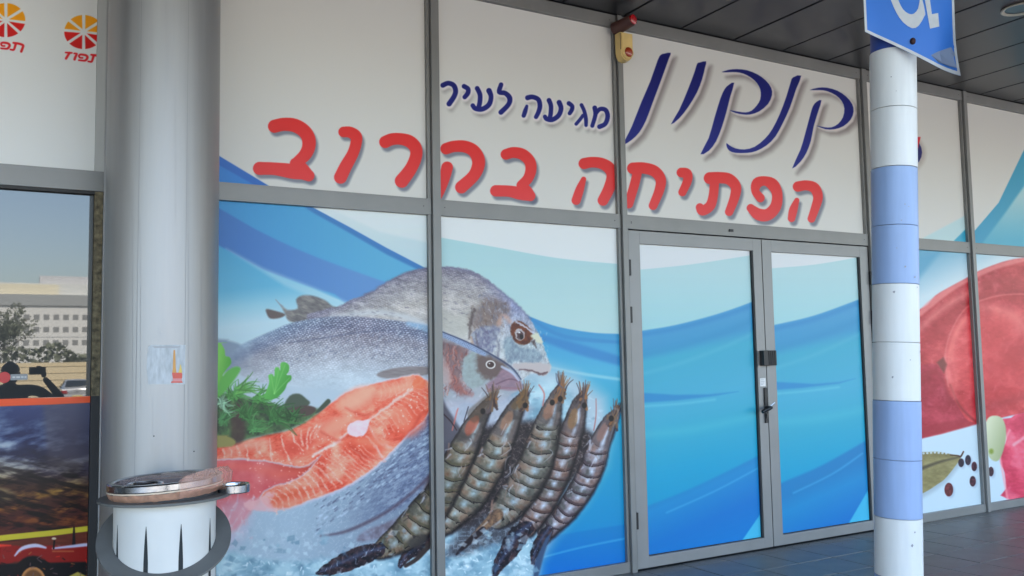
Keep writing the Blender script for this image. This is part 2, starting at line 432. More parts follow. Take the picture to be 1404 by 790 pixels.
rr = random.Random(5)
for _ in range(60):
    px, py = rr.uniform(1265, 1400), rr.uniform(385, 560)
    A.stroke([(px, py, .5), (px+rr.uniform(-5, 5), py+rr.uniform(-2, 6), .4)], (240, 170, 168), soft=3, a=rr.uniform(.05, .2), sm=0)
A.poly(smooth([(1372, 577), (1386, 573), (1404, 566), (1500, 560), (1500, 700), (1381, 684), (1379, 670), (1377, 648), (1372, 636), (1372, 619), (1380, 601)], True, 3), meat((214, 66, 92), (250, 190, 196)), 2)
A.stroke([(1384, 590), (1372, 619), (1373, 638), (1379, 672), (1381, 684)], (240, 160, 168), r=1.2, soft=3, a=.8)
A.stroke([(1390, 610), (1404, 600)], (246, 190, 196), r=2, soft=4, a=.6)
A.poly(smooth([(1351, 585), (1354, 574), (1362, 570), (1373, 573), (1379, 588), (1377, 612), (1370, 630), (1362, 632), (1355, 624), (1352, 604)], True, 4), lambda x, y: mix(C(206, 208, 180), C(160, 168, 130), (x-1353+(y-590)*.3)/30), 2)
A.ell(1359, 619, 3, 3.5, (120, 140, 40), 3, .8)
leaf = smooth([(1180, 634), (1230, 617), (1263.5, 620), (1285, 619.5), (1304, 623), (1317, 626.5), (1309, 640), (1296, 656), (1287, 663), (1264, 677), (1220, 694), (1180, 690)], True, 4)
A.poly(leaf, (120, 130, 140), 8, .35, off=(2, 5))
A.poly(leaf, lambda x, y: mix(C(158, 148, 108), C(122, 112, 76), fbm(x, y*2, 12)*1.6-.4), 1.2)
for k in range(7):
    A.ell(1266+k*5.2, 620.6+abs(k-3)*.4, 1.7, 1.4, (200, 215, 232), 1.0, .8)
A.stroke([(1240, 652, 2.5), (1270, 640, 2.2), (1290, 633, 1.6), (1316, 626.5, .8)], (78, 70, 58), soft=4, a=.8)
A.stroke([(1303, 624, .8), (1313, 625, 1), (1317, 626, 1.2), (1320.7, 619.5, 1)], (88, 62, 50))
for (cx, cy, rx, ry, cc) in ((1317.6, 634.6, 4, 6, (44, 34, 52)), (1327, 631, 4, 7, (40, 32, 52)), (1335.5, 639.7, 3.8, 6.5, (62, 30, 44)), (1333.5, 660, 4.3, 7.2, (64, 32, 46)), (1300.7, 671.5, 6, 9.4, (96, 44, 48)), (1358.5, 646.7, 3.7, 6.6, (60, 30, 48))):
    A.ell(cx+2, cy+2, rx, ry, (150, 165, 190), 5, .5)
    A.ell(cx, cy, rx, ry, lambda x, y, cc=cc, cx=cx, cy=cy: mix(C(*cc), C(cc[0]+46, cc[1]+26, cc[2]+26), (fbm(x, y, 2.6)-.45)*2.6), 1.1)
A.clip()

# ---- fish counter picture (runs across both lower left panes) --------------
A.clip(P1[0], P2[1])
pn = dict
def icecol(x, y):
    n = fbm(x, y*1.3, 26, 4); rg = ridge(x*1.0, y*1.3, 15, 3)
    c = ramp(n, [(.2, (118, 150, 176)), (.45, (148, 180, 202)), (.62, (166, 196, 214)), (.8, (186, 210, 224))])
    return mix(c, C(206, 224, 234), (rg-.55)*1.1)
icep = [(150, 640), (299, 650), (350, 690), (420, 700), (520, 640), (620, 560), (660, 530), (720, 520), (770, 520), (800, 560), (800, 640), (770, 710), (745, 745), (735, 770), (728, 830), (600, 900), (150, 900)]
mistp = [(150, 500), (299, 496), (400, 500), (480, 505), (600, 470), (700, 470), (745, 500), (790, 515), (830, 545), (838, 580), (828, 640), (800, 690), (760, 735), (740, 770), (730, 850), (150, 850)]
A.poly(mistp, lambda x, y: mix(C(176, 190, 206), C(186, 196, 208), fbm(x, y, 30)), 34, .95)
A.poly(icep, icecol, 26)
def shards(n, x0, x1, y0, y1, hi=1.0):
    for _ in range(n):
        px, py = rr.uniform(x0, x1), rr.uniform(y0, y1); q = rr.uniform(2, 8.5); an = rr.uniform(0, 6.3)
        A.poly([(px+q*math.cos(an+k*1.57)*rr.uniform(.5, 1.2), py+q*.75*math.sin(an+k*1.57)*rr.uniform(.5, 1.2)) for k in range(4)], rr.choice([(226, 238, 246), (208, 226, 238), (190, 212, 228), (122, 156, 186), (140, 172, 198), (100, 130, 160)]), 2.2, rr.uniform(.15, .6)*hi)
    for _ in range(n//2):
        px, py = rr.uniform(x0, x1), rr.uniform(y0, y1); an = rr.uniform(0, 3.1); q = rr.uniform(2, 8)
        A.stroke([(px, py, .8), (px+q*math.cos(an), py+q*.7*math.sin(an), .4)], (240, 247, 252), soft=1.4, a=rr.uniform(.3, .9)*hi, sm=0)
shards(340, 300, 590, 716, 840)
shards(260, 604, 735, 705, 840)
shards(120, 604, 830, 540, 620, .6)
# gilthead fin and tail behind
A.poly(smooth([(150, 455), (299, 465), (312, 467), (332, 474), (340, 490), (320, 510), (150, 510)], True, 3), (122, 134, 158), 6, .8)
fincol = lambda x, y: mix(C(142, 138, 136), C(96, 92, 98), fbm(x*.6+y*.5, y*2-x*.8, 6)*1.5-.35)
A.poly(smooth([(365, 424), (376, 426), (391, 431), (384, 436), (371, 437), (366, 431)], True, 3), (104, 92, 92), 2.5)
A.poly(smooth([(385, 418), (394, 425), (408, 423), (406, 411), (415, 405), (430, 406), (446, 412), (456, 420), (470, 424), (470, 440), (419, 442), (401, 442), (394, 438), (391, 431)], True, 3), fincol, 3)
A.stroke([(378, 411, .5), (386, 420, 1)], (140, 146, 160), soft=1.5)
def scales(x, y, sz, th, lo, hi, amp=1.0, fade=None):
    x = x+3.2*(fbm(x, y, 24, 2)-.5)*2; y = y+2.6*(fbm(x+9, y+50, 20, 2)-.5)*2
    ca, sa = math.cos(th), math.sin(th)
    u = (x*ca+y*sa)/sz; v = (-x*sa+y*ca)/(sz*.55)
    r = np.floor(v); u = u+.5*(r % 2); iu = np.floor(u); fu = u-iu-.5; fv = v-r
    k = np.clip(1.25-np.sqrt((fu*1.5+.2)**2+(fv*1.0)**2)*1.3, 0, 1)
    rnd = TAB[r.astype(int) & 255, iu.astype(int) & 255]
    return k*(.55+.9*rnd)
# sea bream
bream = smooth([(420, 436), (446, 424), (463, 421), (480, 412), (507, 402), (520, 393), (546, 378), (570, 370), (590, 367), (606, 365.5), (640, 370), (665, 381), (690, 401), (710, 419), (727, 437), (737, 455), (745, 474), (750, 490), (755, 502), (752, 510), (744, 515), (728, 512), (718, 520), (700, 530), (640, 530), (560, 500), (470, 470)], True, 4)
def breamcol(x, y):
    k = scales(x, y, 4.2, .45, 0, 1); n = fbm(x*.7, y*1.6-x*.4, 12, 4)
    top = 366+np.abs(x-606)**1.6*.018
    h = np.clip((y-top)/90, 0, 1)
    c = ramp(h, [(0, (136, 132, 150)), (.2, (160, 156, 164)), (.5, (184, 178, 178)), (1, (202, 198, 200))])
    f2 = fbm(x*.8, y*2.6-x*.7, 3.2, 3)
    c = c+((k-.5)*26)[..., None]*np.clip(1.25-h, .3, 1)[..., None]+((n-.5)*56+(f2-.5)*46)[..., None]
    # the head turns blue-grey towards the snout
    hd = np.clip((x-662)/40, 0, 1)
    hc = ramp(np.clip((y-420)/90, 0, 1), [(0, (146, 152, 190)), (.3, (164, 168, 186)), (.6, (172, 182, 190)), (1, (188, 190, 196))])
    hc = hc+((fbm(x*1.4, y*.8, 5, 3)-.5)*64+(fbm(x*1.6+y, y-x*.5, 2.2, 2)-.5)*52)[..., None]
    return mix(c, hc, hd)
A.wp = (1.6, 5)
A.poly(bream, breamcol, 2.6)
A.stroke([(470, 419, 1), (507, 402, 1.5), (546, 379, 1.5), (590, 368, 1.5), (640, 372, 1.5), (690, 402, 1.5), (727, 437, 1)], (104, 102, 130), soft=5, a=.6)
A.stroke([(455, 436, 3), (520, 428, 4), (560, 436, 4), (590, 448, 3)], (196, 200, 208), soft=8, a=.7)
A.poly(smooth([(600, 424), (625, 432), (645, 424), (660, 415), (650, 440), (640, 462), (626, 470), (604, 462)], True, 3), (178, 176, 170), 14, .6)
A.wp = (5, 6)
A.poly(smooth([(648, 428), (660, 414), (676, 409), (694, 416), (700, 428), (690, 436), (682, 448), (664, 455), (650, 452), (644, 444)], True, 4), lambda x, y: mix(C(116, 94, 86), C(112, 102, 108), fbm(x, y, 9)*1.4-.2), 18, .74)
for _ in range(90):
    px, py = rr.uniform(646, 698), rr.uniform(412, 470)
    if abs(px-668)+abs(py-435) < 44: A.stroke([(px, py, .9), (px+rr.uniform(-2, 4), py+rr.uniform(3, 8), .6)], rr.choice([(96, 76, 70), (146, 126, 118), (84, 78, 90), (160, 150, 156)]), soft=2.2, a=rr.uniform(.2, .55), sm=0)
A.wp = (3, 5)
A.stroke([(650, 425, 2), (645, 440, 2.5), (644, 455, 2), (642, 465, 1.5)], (88, 76, 78), soft=4, a=.7)
A.poly(smooth([(648, 455), (668, 448), (684, 450), (680, 470), (672, 486), (655, 480), (648, 470)], True, 3), lambda x, y: mix(C(104, 104, 136), C(158, 164, 178), fbm(x, y, 5)*2-.5), 5, .85)
A.stroke([(646, 462, 1.2), (650, 478, 1.5), (660, 490, 1.2)], (176, 140, 120), soft=3, a=.7)
A.wp = (1.5, 4)
A.stroke([(684, 444, 3.4), (687, 436, 3.6), (694, 435, 3.4), (698, 441, 2.6)], (196, 158, 144), soft=6, a=.7)
A.poly(smooth([(700, 446), (712, 440), (728, 452), (730, 464), (724, 471), (712, 472), (703, 464)], True, 4), lambda x, y: mix(C(122, 66, 42), C(84, 48, 40), fbm(x, y, 5)*1.8-.4), 2.5)
for _ in range(420):
    px, py = rr.uniform(655, 752), rr.uniform(402, 512)
    if py < 384+(px-640)*.66 or py > 512-(750-px)*.02 or (py < 478 and 698 < px < 732 and py > 440): continue
    A.stroke([(px, py, .7), (px+rr.uniform(-1.5, 2), py+rr.uniform(1.5, 5), .5)], rr.choice([(196, 204, 218), (112, 122, 150), (150, 160, 190), (208, 208, 212), (96, 100, 124)]), soft=1.5, a=rr.uniform(.15, .5), sm=0)
A.stroke([(676, 455, 1), (684, 474, 1.6), (682, 496, 1.6), (692, 514, 1)], (98, 96, 116), soft=4, a=.5)
A.stroke([(652, 458, .8), (656, 478, 1), (668, 494, 1)], (92, 80, 88), soft=3, a=.6)
A.ell(712.5, 459, 6.6, 8, (176, 170, 176), 1.6, rot=-.2); A.ell(713, 460, 4.6, 5.8, (84, 62, 66), 1.6); A.ell(714.5, 462, 2.6, 3.2, (34, 26, 34), 1.4); A.ell(711.6, 456, 1.5, 1.5, (228, 232, 240), 1.4)
A.stroke([(708, 441, .8), (722, 450, 1.2), (733, 457, .6)], (206, 212, 236), soft=2, a=.9)
A.poly(smooth([(728, 460), (737, 457), (744, 468), (741, 472), (732, 466)], True, 3), (206, 206, 188), 3)
A.poly([(729, 468), (733, 466), (735, 477)], (80, 64, 66), 3)
A.poly(smooth([(690, 470), (700, 462), (712, 476), (735, 480), (744, 492), (730, 500), (712, 494), (696, 498)], True, 3), lambda x, y: mix(C(150, 168, 184), C(112, 126, 146), fbm(x*1.5, y, 5)*1.8-.4), 5, .8)
A.poly(smooth([(702, 500), (725, 497), (750, 499), (755, 504), (751, 512), (742, 515), (732, 510), (712, 508)], True, 3), (188, 178, 180), 3)
A.stroke([(712, 507, .8), (730, 508.5, 1), (740, 513, 1.4), (750, 511, 1)], (96, 72, 78), soft=2, a=.85)
A.stroke([(690, 480, 1), (684, 500, 1.6), (690, 515, 1)], (196, 204, 210), soft=4, a=.7)
# bass
A.wp = None
for _ in range(500):
    px = rr.uniform(470, 690); lo = np.interp(px, [470, 546, 606, 650, 690], [421, 380, 368, 378, 404]); py = lo+rr.random()**.8*rr.uniform(8, 78)
    if 583 < px < 606 or (px > 640 and py > 408): continue
    A.stroke([(px, py, .8), (px+rr.uniform(2, 5), py+rr.uniform(-1, 1.5), .5)], rr.choice([(204, 202, 208), (176, 176, 188), (98, 96, 118), (112, 108, 124)]), soft=1.5, a=rr.uniform(.15, .5), sm=0)
bass = smooth([(309, 492), (318, 484), (330, 473), (345, 466), (370, 455), (400, 443), (440, 435.5), (480, 434), (520, 437), (560, 442), (587, 448), (605, 457), (630, 466), (655, 477), (680, 489), (700, 503), (712, 516), (717, 528), (714, 536), (702, 539), (690, 548), (670, 552), (640, 548), (600, 552), (540, 545), (470, 536), (400, 530), (340, 520)], True, 4)
def basscol(x, y):
    k = scales(x, y, 4.7, .22, 0, 1); n = fbm(x*.6, y*1.3, 16, 4)
    top = np.interp(x, [300, 345, 400, 440, 480, 560, 600, 660, 715], [492, 466, 443, 436, 434, 442, 454, 479, 525])
    h = np.clip((y-top)/88, 0, 1)
    c = ramp(h, [(0, (136, 152, 180)), (.16, (128, 136, 162)), (.3, (156, 156, 170)), (.6, (178, 180, 192)), (1, (192, 202, 214))])
    warm = np.clip(1-np.abs(x-500)/110, 0, 1)*np.clip(1-h*1.3, 0, 1)
    c = mix(c, C(134, 122, 136), warm*.6)
    amp = np.clip(1.15-h*1.1, 0, 1)*np.clip((x-335)/60, 0, 1)*np.clip((610-x)/30, 0, 1)
    g = fbm(x*.9, y*1.6, 3, 3)
    return c+((k-.45)*74*amp)[..., None]+((n-.5)*40+(g-.5)*30)[..., None]
ab = lambda x, y: np.clip((560-y)/55, 0, 1)*np.clip((x-300)/50, 0, 1)
A.poly(bass, basscol, 3, ab)
A.stroke([(395, 470, .8), (440, 464, .9), (500, 455, .9), (560, 452, .9), (588, 457, .9)], (98, 102, 128), soft=2.2, a=.75)
A.stroke([(560, 444, 3), (590, 452, 5), (610, 460, 3)], (150, 178, 214), soft=6, a=.8)
for _ in range(650):
    px = rr.uniform(350, 588); top = np.interp(px, [300, 345, 400, 440, 480, 560, 600], [492, 466, 443, 436, 434, 442, 454]); py = top+rr.random()*56+2
    A.stroke([(px, py, .8), (px+rr.uniform(1, 3), py+rr.uniform(-3.5, -1), .5)], rr.choice([(206, 212, 226), (186, 192, 208), (96, 104, 130), (118, 118, 138)]), soft=1.3, a=rr.uniform(.15, .55)*min(1, (px-330)/90), sm=0)
A.poly(smooth([(516, 514), (530, 507), (556, 503), (585, 503), (592, 508), (585, 514), (560, 517), (530, 519)], True, 3), lambda x, y: mix(C(126, 116, 118), C(150, 142, 146), fbm(x*.5, y*3, 6)), 2.5)
A.poly(smooth([(590, 470), (607, 462), (640, 474), (660, 484), (700, 505), (716, 530), (702, 540), (690, 550), (660, 556), (640, 552), (600, 556)], True, 3), lambda x, y: mix(C(150, 158, 172), C(176, 174, 178), fbm(x, y*1.4, 7)), 5, .9)
A.wp = (4, 6)
A.poly(smooth([(600, 470), (622, 471), (640, 480), (645, 492), (640, 508), (633, 516), (634, 528), (645, 538), (640, 545), (622, 538), (612, 525), (602, 500)], True, 3), lambda x, y: mix(C(138, 104, 104), C(108, 84, 90), fbm(x*1.6, y*.7, 6)*1.6-.3), 10, .8)
A.stroke([(612, 500, 3), (620, 520, 5), (632, 535, 5), (645, 540, 3)], (184, 104, 94), soft=11, a=.5)
for _ in range(150):
    px = rr.uniform(606, 644); py = rr.uniform(472, 536)
    A.stroke([(px, py, .8), (px+rr.uniform(-3, 3), py+rr.uniform(4, 11), .6)], rr.choice([(168, 96, 86), (118, 78, 82), (196, 170, 172), (90, 66, 76), (206, 120, 100)]), soft=1.8, a=rr.uniform(.2, .6), sm=0)
A.stroke([(604, 495, 6), (612, 520, 7)], (196, 176, 176), soft=8, a=.7)
A.poly(smooth([(640, 488), (656, 484), (664, 505), (670, 520), (660, 528), (646, 532), (634, 520), (633, 505)], True, 3), lambda x, y: mix(C(164, 178, 184), C(144, 150, 150), fbm(x, y, 4)), 4)
A.poly(smooth([(652, 492), (664, 486), (690, 496), (695, 505), (688, 516), (672, 520), (660, 514), (654, 502)], True, 4), (104, 86, 84), 9, .9)
A.wp = None
A.ell(672.5, 500, 6.8, 5.8, (218, 214, 214), 1.2, rot=.2); A.ell(672.5, 500, 5.0, 4.2, (78, 60, 60), 1.2); A.ell(671, 498.6, 1.1, .9, (190, 190, 196), 1)
A.poly(smooth([(690, 505), (705, 513), (714, 524), (716, 533), (700, 536), (684, 534), (668, 536), (668, 526), (680, 518)], True, 3), lambda x, y: mix(C(164, 132, 146), C(132, 112, 128), fbm(x, y*2, 6)), 3, .95)
A.stroke([(680, 527, .7), (698, 520, .8), (712, 523, .8)], (110, 80, 96), soft=1.8, a=.8)
A.stroke([(668, 537, .8), (690, 532, .8), (714, 533, .7)], (150, 110, 122), soft=1.8, a=.8)
A.stroke([(606, 459, 3), (625, 466, 4), (645, 476, 4), (664, 486, 2.4)], lambda x, y: mix(C(160, 176, 214), C(108, 118, 150), scales(x, y, 3, .4, 0, 1)), soft=2, a=.95)
A.stroke([(606, 455, .8), (640, 469, .9), (668, 483, .9), (700, 503, 1.2), (714, 520, .8)], (60, 66, 96), soft=1.6, a=.85)
A.stroke([(688, 503, 1.6), (702, 511, 1.6), (711, 522, 1)], (190, 200, 226), soft=2, a=.8)
A.poly([(600, 548), (660, 545), (712, 542), (730, 560), (700, 600), (600, 600)], lambda x, y: mix(C(184, 182, 196), C(160, 162, 180), ridge(x, y, 14)), 14, .8)
for _ in range(70):
    px, py = rr.uniform(606, 790), rr.uniform(535, 620)
    A.stroke([(px, py, .7), (px+rr.uniform(-10, 10), py+rr.uniform(-8, 8), .5)], (214, 216, 228) if rr.random() < .6 else (132, 128, 146), soft=2.4, a=rr.uniform(.2, .6), sm=0)
# salmon -----------------------------------------------------------------
A.poly(smooth([(560, 560), (594, 530), (600, 600), (598, 660), (580, 700), (540, 740), (480, 760), (400, 770), (330, 760), (299, 740), (330, 700), (400, 690), (500, 650)], True, 3),
       lambda x, y: mix(mix(C(168, 186, 206), C(126, 138, 160), np.clip((x-400)/160, 0, 1)), C(206, 216, 228), (ridge(x-y, (x+y)*1.6, 8)-.45)*1.1), 12)
def skincol(x, y):
    n = fbm(x-y*.6, (x*.7+y)*2.4, 7, 3); k = ridge(x-y*.5, (x*.6+y)*2, 6)
    c = mix(C(98, 108, 138), C(146, 158, 182), n*1.8-.4)
    return mix(c, C(58, 56, 78), np.clip(k*1.5-.85, 0, .8))
A.poly(smooth([(592, 560), (600, 575), (600, 650), (590, 668), (560, 690), (530, 706), (500, 716), (470, 716), (480, 690), (510, 655), (545, 622), (570, 596)], True, 3), skincol, 8, lambda x, y: np.clip((x-460)/90, 0, 1))
for _ in range(220):
    t = rr.random(); px = 430+t*165; py = 700-t*100+rr.uniform(-8, 34)-(t*t)*10
    A.stroke([(px, py, .9), (px+4, py-3, .6)], (196, 210, 230) if rr.random() < .6 else (84, 86, 112), soft=1.8, a=rr.uniform(.2, .75), sm=0)
A.poly(smooth([(594, 640), (594, 690), (560, 715), (520, 738), (490, 742), (500, 728), (540, 712), (570, 690)], True, 3), lambda x, y: mix(C(108, 98, 112), C(150, 150, 170), fbm(x, y, 7)*1.6-.3), 6, .9)
A.stroke([(440, 735, 1), (470, 730, 2), (500, 718, 2.4), (530, 702, 2), (560, 680, 2), (592, 650, 2)], (84, 68, 84), soft=5, a=.7)
# second slice in the background/underneath
A.poly(smooth([(150, 625), (299, 628), (345, 630), (374, 632), (411, 640), (437, 622), (440, 640), (420, 655), (400, 663), (372, 672), (360, 680), (345, 700), (328, 722), (299, 730), (150, 720)], True, 3),
       lambda x, y: mix(mix(C(224, 124, 126), C(204, 76, 84), fbm(x, y*1.0, 26)*1.7-.3), C(196, 74, 60), np.clip((x-350)/60, 0, 1)*np.clip((672-y)/30, 0, 1)), 9)
A.stroke([(299, 640, 4), (340, 640, 6), (380, 650, 6), (412, 648, 3)], (226, 110, 96), soft=12, a=.5)
A.stroke([(352, 690, 2), (372, 672, 3), (400, 663, 2), (425, 648, 2)], (176, 66, 60), soft=7, a=.7)
A.poly([(299, 690), (330, 680), (350, 690), (335, 735), (299, 760)], (206, 184, 202), 26, .6)
for _ in range(60):
    px, py = rr.uniform(300, 350), rr.uniform(670, 745)
    A.stroke([(px, py, 1), (px+rr.uniform(-3, 8), py+rr.uniform(-14, 4), .6)], rr.choice([(226, 214, 226), (214, 150, 158), (196, 206, 224)]), soft=3.5, a=rr.uniform(.15, .5), sm=0)
def salcol(x, y):
    n = fbm(x, y*1.2, 20, 4); m = fbm(x+40, y*2, 5, 3)
    c = ramp(n, [(.28, (246, 160, 136)), (.5, (238, 126, 104)), (.72, (222, 92, 72))])
    g = fbm(x*.7-y*.4, (y+x*.4)*2.2, 3, 3)
    return c+((m-.5)*24+(g-.5)*34)[..., None]
lobe = smooth([(150, 640), (299, 612), (345, 601), (400, 588), (437, 566), (473.5, 540), (510, 527.5), (565, 514.7), (577, 517), (589, 526), (597, 540), (592, 556), (580, 577), (561.6, 591.7), (539.5, 617), (510, 643), (473.5, 667), (437, 681.6), (400, 695), (378, 699), (362, 691), (358, 680), (374, 669), (400, 661), (416, 652), (432, 636), (440, 624), (428, 634), (411, 640), (374, 633), (345, 630), (299, 630), (150, 650)], True, 4)
A.wp = (1.4, 7)
A.poly(lobe, (206, 200, 212), 3, grow=1.4)
A.poly(lobe, salcol, 2.6)
A.wp = (2.2, 6)
A.poly(smooth([(358, 682), (366, 676), (376, 676), (372, 690), (382, 700), (372, 702), (345, 700), (335, 690)], True, 3), (228, 176, 180), 4, .85)
for (cx, cy, rx, ry, ro, cc) in ((492, 548, 24, 13, -.35, (238, 152, 130)), (560, 575, 24, 22, -.7, (222, 100, 78)), (500, 612, 26, 14, .1, (218, 88, 66)), (450, 588, 26, 14, -.5, (232, 128, 108)), (405, 612, 24, 12, -.4, (216, 86, 70)), (545, 535, 30, 9, -.3, (238, 138, 116)), (400, 680, 28, 10, -.3, (216, 92, 66))):
    A.ell(cx, cy, rx, ry, cc, 16, .8, rot=ro)
fat = lambda x, y: mix(C(232, 140, 122), C(250, 216, 204), fbm(x, y, 3)*2.2-.6)
for pts in ([(150, 355), (158, 385), (162, 420)], [(205, 350), (218, 395), (222, 445)], [(272, 338), (285, 375), (308, 412)], [(368, 305), (378, 370), (386, 456)], [(455, 285), (466, 370), (512, 462)], [(520, 262), (540, 330), (598, 382)], [(582, 250), (584, 300), (592, 345)], [(640, 228), (618, 300), (625, 372)], [(690, 215), (655, 270), (640, 330)], [(720, 215), (690, 250), (672, 300)],
            [(100, 372), (108, 400), (110, 425)], [(55, 378), (62, 402), (62, 430)]):
    q = Z(295, 540, 4.9375, pts); A.stroke([(p[0], p[1], rr.uniform(.9, 1.7)) for p in q], fat, soft=2.2, a=.8)
for k in range(11):
    t = k/10; x0 = 432-t*62; y0 = 640+t*34; L = 30-t*10
    x0, y0 = (438-k*7.4, 634+k*4.6)
    A.stroke([(x0, y0, .8), (x0+14, y0+10-k*.2, 1.2), (x0+30-k*1.4, y0+30-k*.6, 1.1)], fat, soft=2.2, a=.75)
for k in range(9):
    A.stroke([(440+k*7, 623-k*1.5, .7), (462+k*6, 640-k*2, 1), (486+k*5, 660-k*3.4, .8)], fat, soft=2, a=.5)
for k in range(13):
    x0 = 506+k*5.6; y0 = 574-k*4.1
    A.stroke([(x0+2, y0+2, .6), (x0+12+k*.6, y0+10, .9), (x0+22+k*.5, y0+26-k*.4, .8)], fat, soft=2, a=.5)
for k in range(10):
    x0 = 520+k*6; y0 = 536-k*2.1
    A.stroke([(x0, y0-4, .6), (x0+3, y0+8, .9), (x0-4, y0+18-k, .6)], fat, soft=2, a=.4)
A.stroke([(506, 576, 1.2), (528, 560, 1.6), (548, 545, 2), (566, 532, 1.4), (580, 522, 1)], (244, 196, 186), soft=3, a=.9)
A.stroke([(478, 592, 1.2), (462, 606, 2.2), (446, 616, 2), (430, 625, 1.5)], (244, 206, 200), soft=3, a=.9)
A.stroke([(502, 598, 1), (514, 612, 1.6), (524, 628, 1.6), (528, 632, 1)], (240, 190, 184), soft=3, a=.8)
A.stroke([(506, 582, 1), (516, 604, 1), (540, 616, 1)], (240, 180, 172), soft=3, a=.6)
A.wp = (1, 4)
for (cx, cy, rx, ry, ro, cc) in ((486, 546, 30, 12, -.45, (250, 176, 152)), (462, 583, 20, 9, -.5, (248, 168, 144)), (548, 572, 14, 16, -.4, (244, 150, 126)), (506, 606, 20, 7, .1, (244, 142, 116)), (545, 532, 26, 6, -.3, (250, 174, 150)), (396, 690, 22, 5, -.3, (240, 150, 128)), (340, 612, 34, 6, -.2, (248, 170, 150))):
    A.ell(cx, cy, rx, ry, cc, 13, .6, rot=ro)
for pts in ([(440, 592, 1), (462, 604, 2), (478, 597, 1)], [(474, 560, 1), (500, 570, 2), (520, 560, 1)], [(540, 604, 1), (560, 596, 2), (576, 570, 1)], [(480, 612, 1), (500, 626, 2), (524, 630, 1)]):
    A.stroke(pts, (196, 66, 52), soft=7, a=.55)
A.poly(smooth([(476, 589), (479, 582), (487, 577.5), (498, 576.5), (507, 576), (504, 586), (500, 596), (490, 599), (480, 597)], True, 4), lambda x, y: mix(C(240, 214, 218), C(222, 186, 198), fbm(x, y, 6)), 2)
A.poly(smooth([(564, 530), (572, 516), (580, 519), (584, 528), (576, 534)], True, 3), (232, 118, 84), 3, .8)
A.stroke([(366, 699, 1.4), (400, 696, 1.6), (437, 683, 1.8), (473, 669, 1.8), (510, 645, 1.6), (540, 619, 1.4), (562, 594, 1.2), (581, 579, 1)], (204, 196, 210), soft=4, a=.5)
for _ in range(170):
    t = rr.random(); px = 340+t*240; py = 660-t*110+rr.uniform(-28, 28)
    A.ell(px, py, rr.uniform(.4, 1.2), rr.uniform(.4, 1), (255, 232, 224), 1.4, rr.uniform(.2, .7))
A.wp = None
# herbs -------------------------------------------------------------------
A.poly(smooth([(150, 540), (299, 540), (340, 545), (400, 560), (432, 560), (437, 566), (400, 588), (345, 601), (299, 612), (150, 630)], True, 3), lambda x, y: mix(C(58, 72, 58), C(96, 130, 84), fbm(x, y, 8)*1.9-.5), 7)
A.poly(smooth([(318, 560), (332, 556), (336, 600), (318, 606)], True, 3), (84, 62, 62), 9, .8)
A.poly(smooth([(150, 600), (299, 597), (312, 598), (323, 605), (318, 612), (299, 614), (150, 630)], True, 3), (150, 142, 90), 3)
A.poly(smooth([(388, 560), (397, 543), (410, 540), (420, 547), (425, 553), (415, 561), (400, 562)], True, 3), (80, 92, 80), 2.5)
A.poly(smooth([(390, 567), (400, 560), (420, 556), (433, 560), (428, 568), (410, 572)], True, 3), (88, 72, 70), 2.5)
A.poly(smooth([(432, 566), (444, 552), (450, 547), (453, 552), (440, 564)], True, 3), (74, 84, 72), 2)
for (sx, sy, n, L, a0, a1, c0) in ((318, 545, 34, 34, -2.9, .3, (92, 160, 84)), (335, 572, 40, 42, -2.4, .9, (74, 132, 74)), (352, 548, 34, 32, -1.2, .8, (84, 146, 78)), (375, 578, 40, 46, -2.6, .5, (70, 124, 70)), (306, 580, 24, 34, -1.9, -.6, (84, 140, 88)), (400, 576, 26, 30, -2.9, -.2, (64, 112, 66)), (345, 590, 26, 34, -2.2, .3, (92, 150, 92)), (330, 535, 26, 36, -1.2, .2, (110, 176, 92)), (302, 556, 22, 24, -1.8, 1.2, (150, 190, 160))):
    for _ in range(n):
        a = rr.uniform(a0, a1); l = L*rr.uniform(.4, 1); b = a+rr.uniform(-.4, .4); f = rr.uniform(.65, 1.15)
        A.stroke([(sx+rr.uniform(-7, 7), sy+rr.uniform(-5, 5), .9), (sx+math.cos(a)*l*.5, sy+math.sin(a)*l*.5, .8), (sx+math.cos(b)*l, sy+math.sin(b)*l*.8, .35)], tuple(v*f for v in c0), soft=1.4, a=.85, sm=3)
A.poly(smooth([(150, 470), (299, 470), (303, 471), (308, 480), (309, 488), (315, 490), (317, 498), (311, 506), (305, 515), (299, 534), (150, 560)], True, 3), lambda x, y: mix(C(128, 196, 92), C(84, 158, 64), (x-299)/18+(y-500)*.01), 1.6)
A.poly(smooth([(299, 530), (308, 512), (322, 503), (330, 506), (322, 520), (310, 535), (299, 545)], True, 3), (102, 172, 84), 3)
pl = [(369, 524), (368, 515), (373, 513), (376, 516), (377, 505), (382, 504), (384, 508), (385, 498), (391, 497), (396, 501), (396, 509), (393, 514), (399, 515), (399, 521), (394, 526), (390, 535), (380, 545), (370, 548), (362, 545), (366, 534)]
A.poly(smooth(pl, True, 4), lambda x, y: mix(C(112, 190, 98), C(66, 138, 62), (x-372+(y-505)*.6)/46), 1.5)
for p in ((382, 507), (391, 500), (372, 516), (397, 518)): A.stroke([(376, 540, .7), p+(.3,)], (140, 206, 120), soft=1.6, a=.5, sm=0)
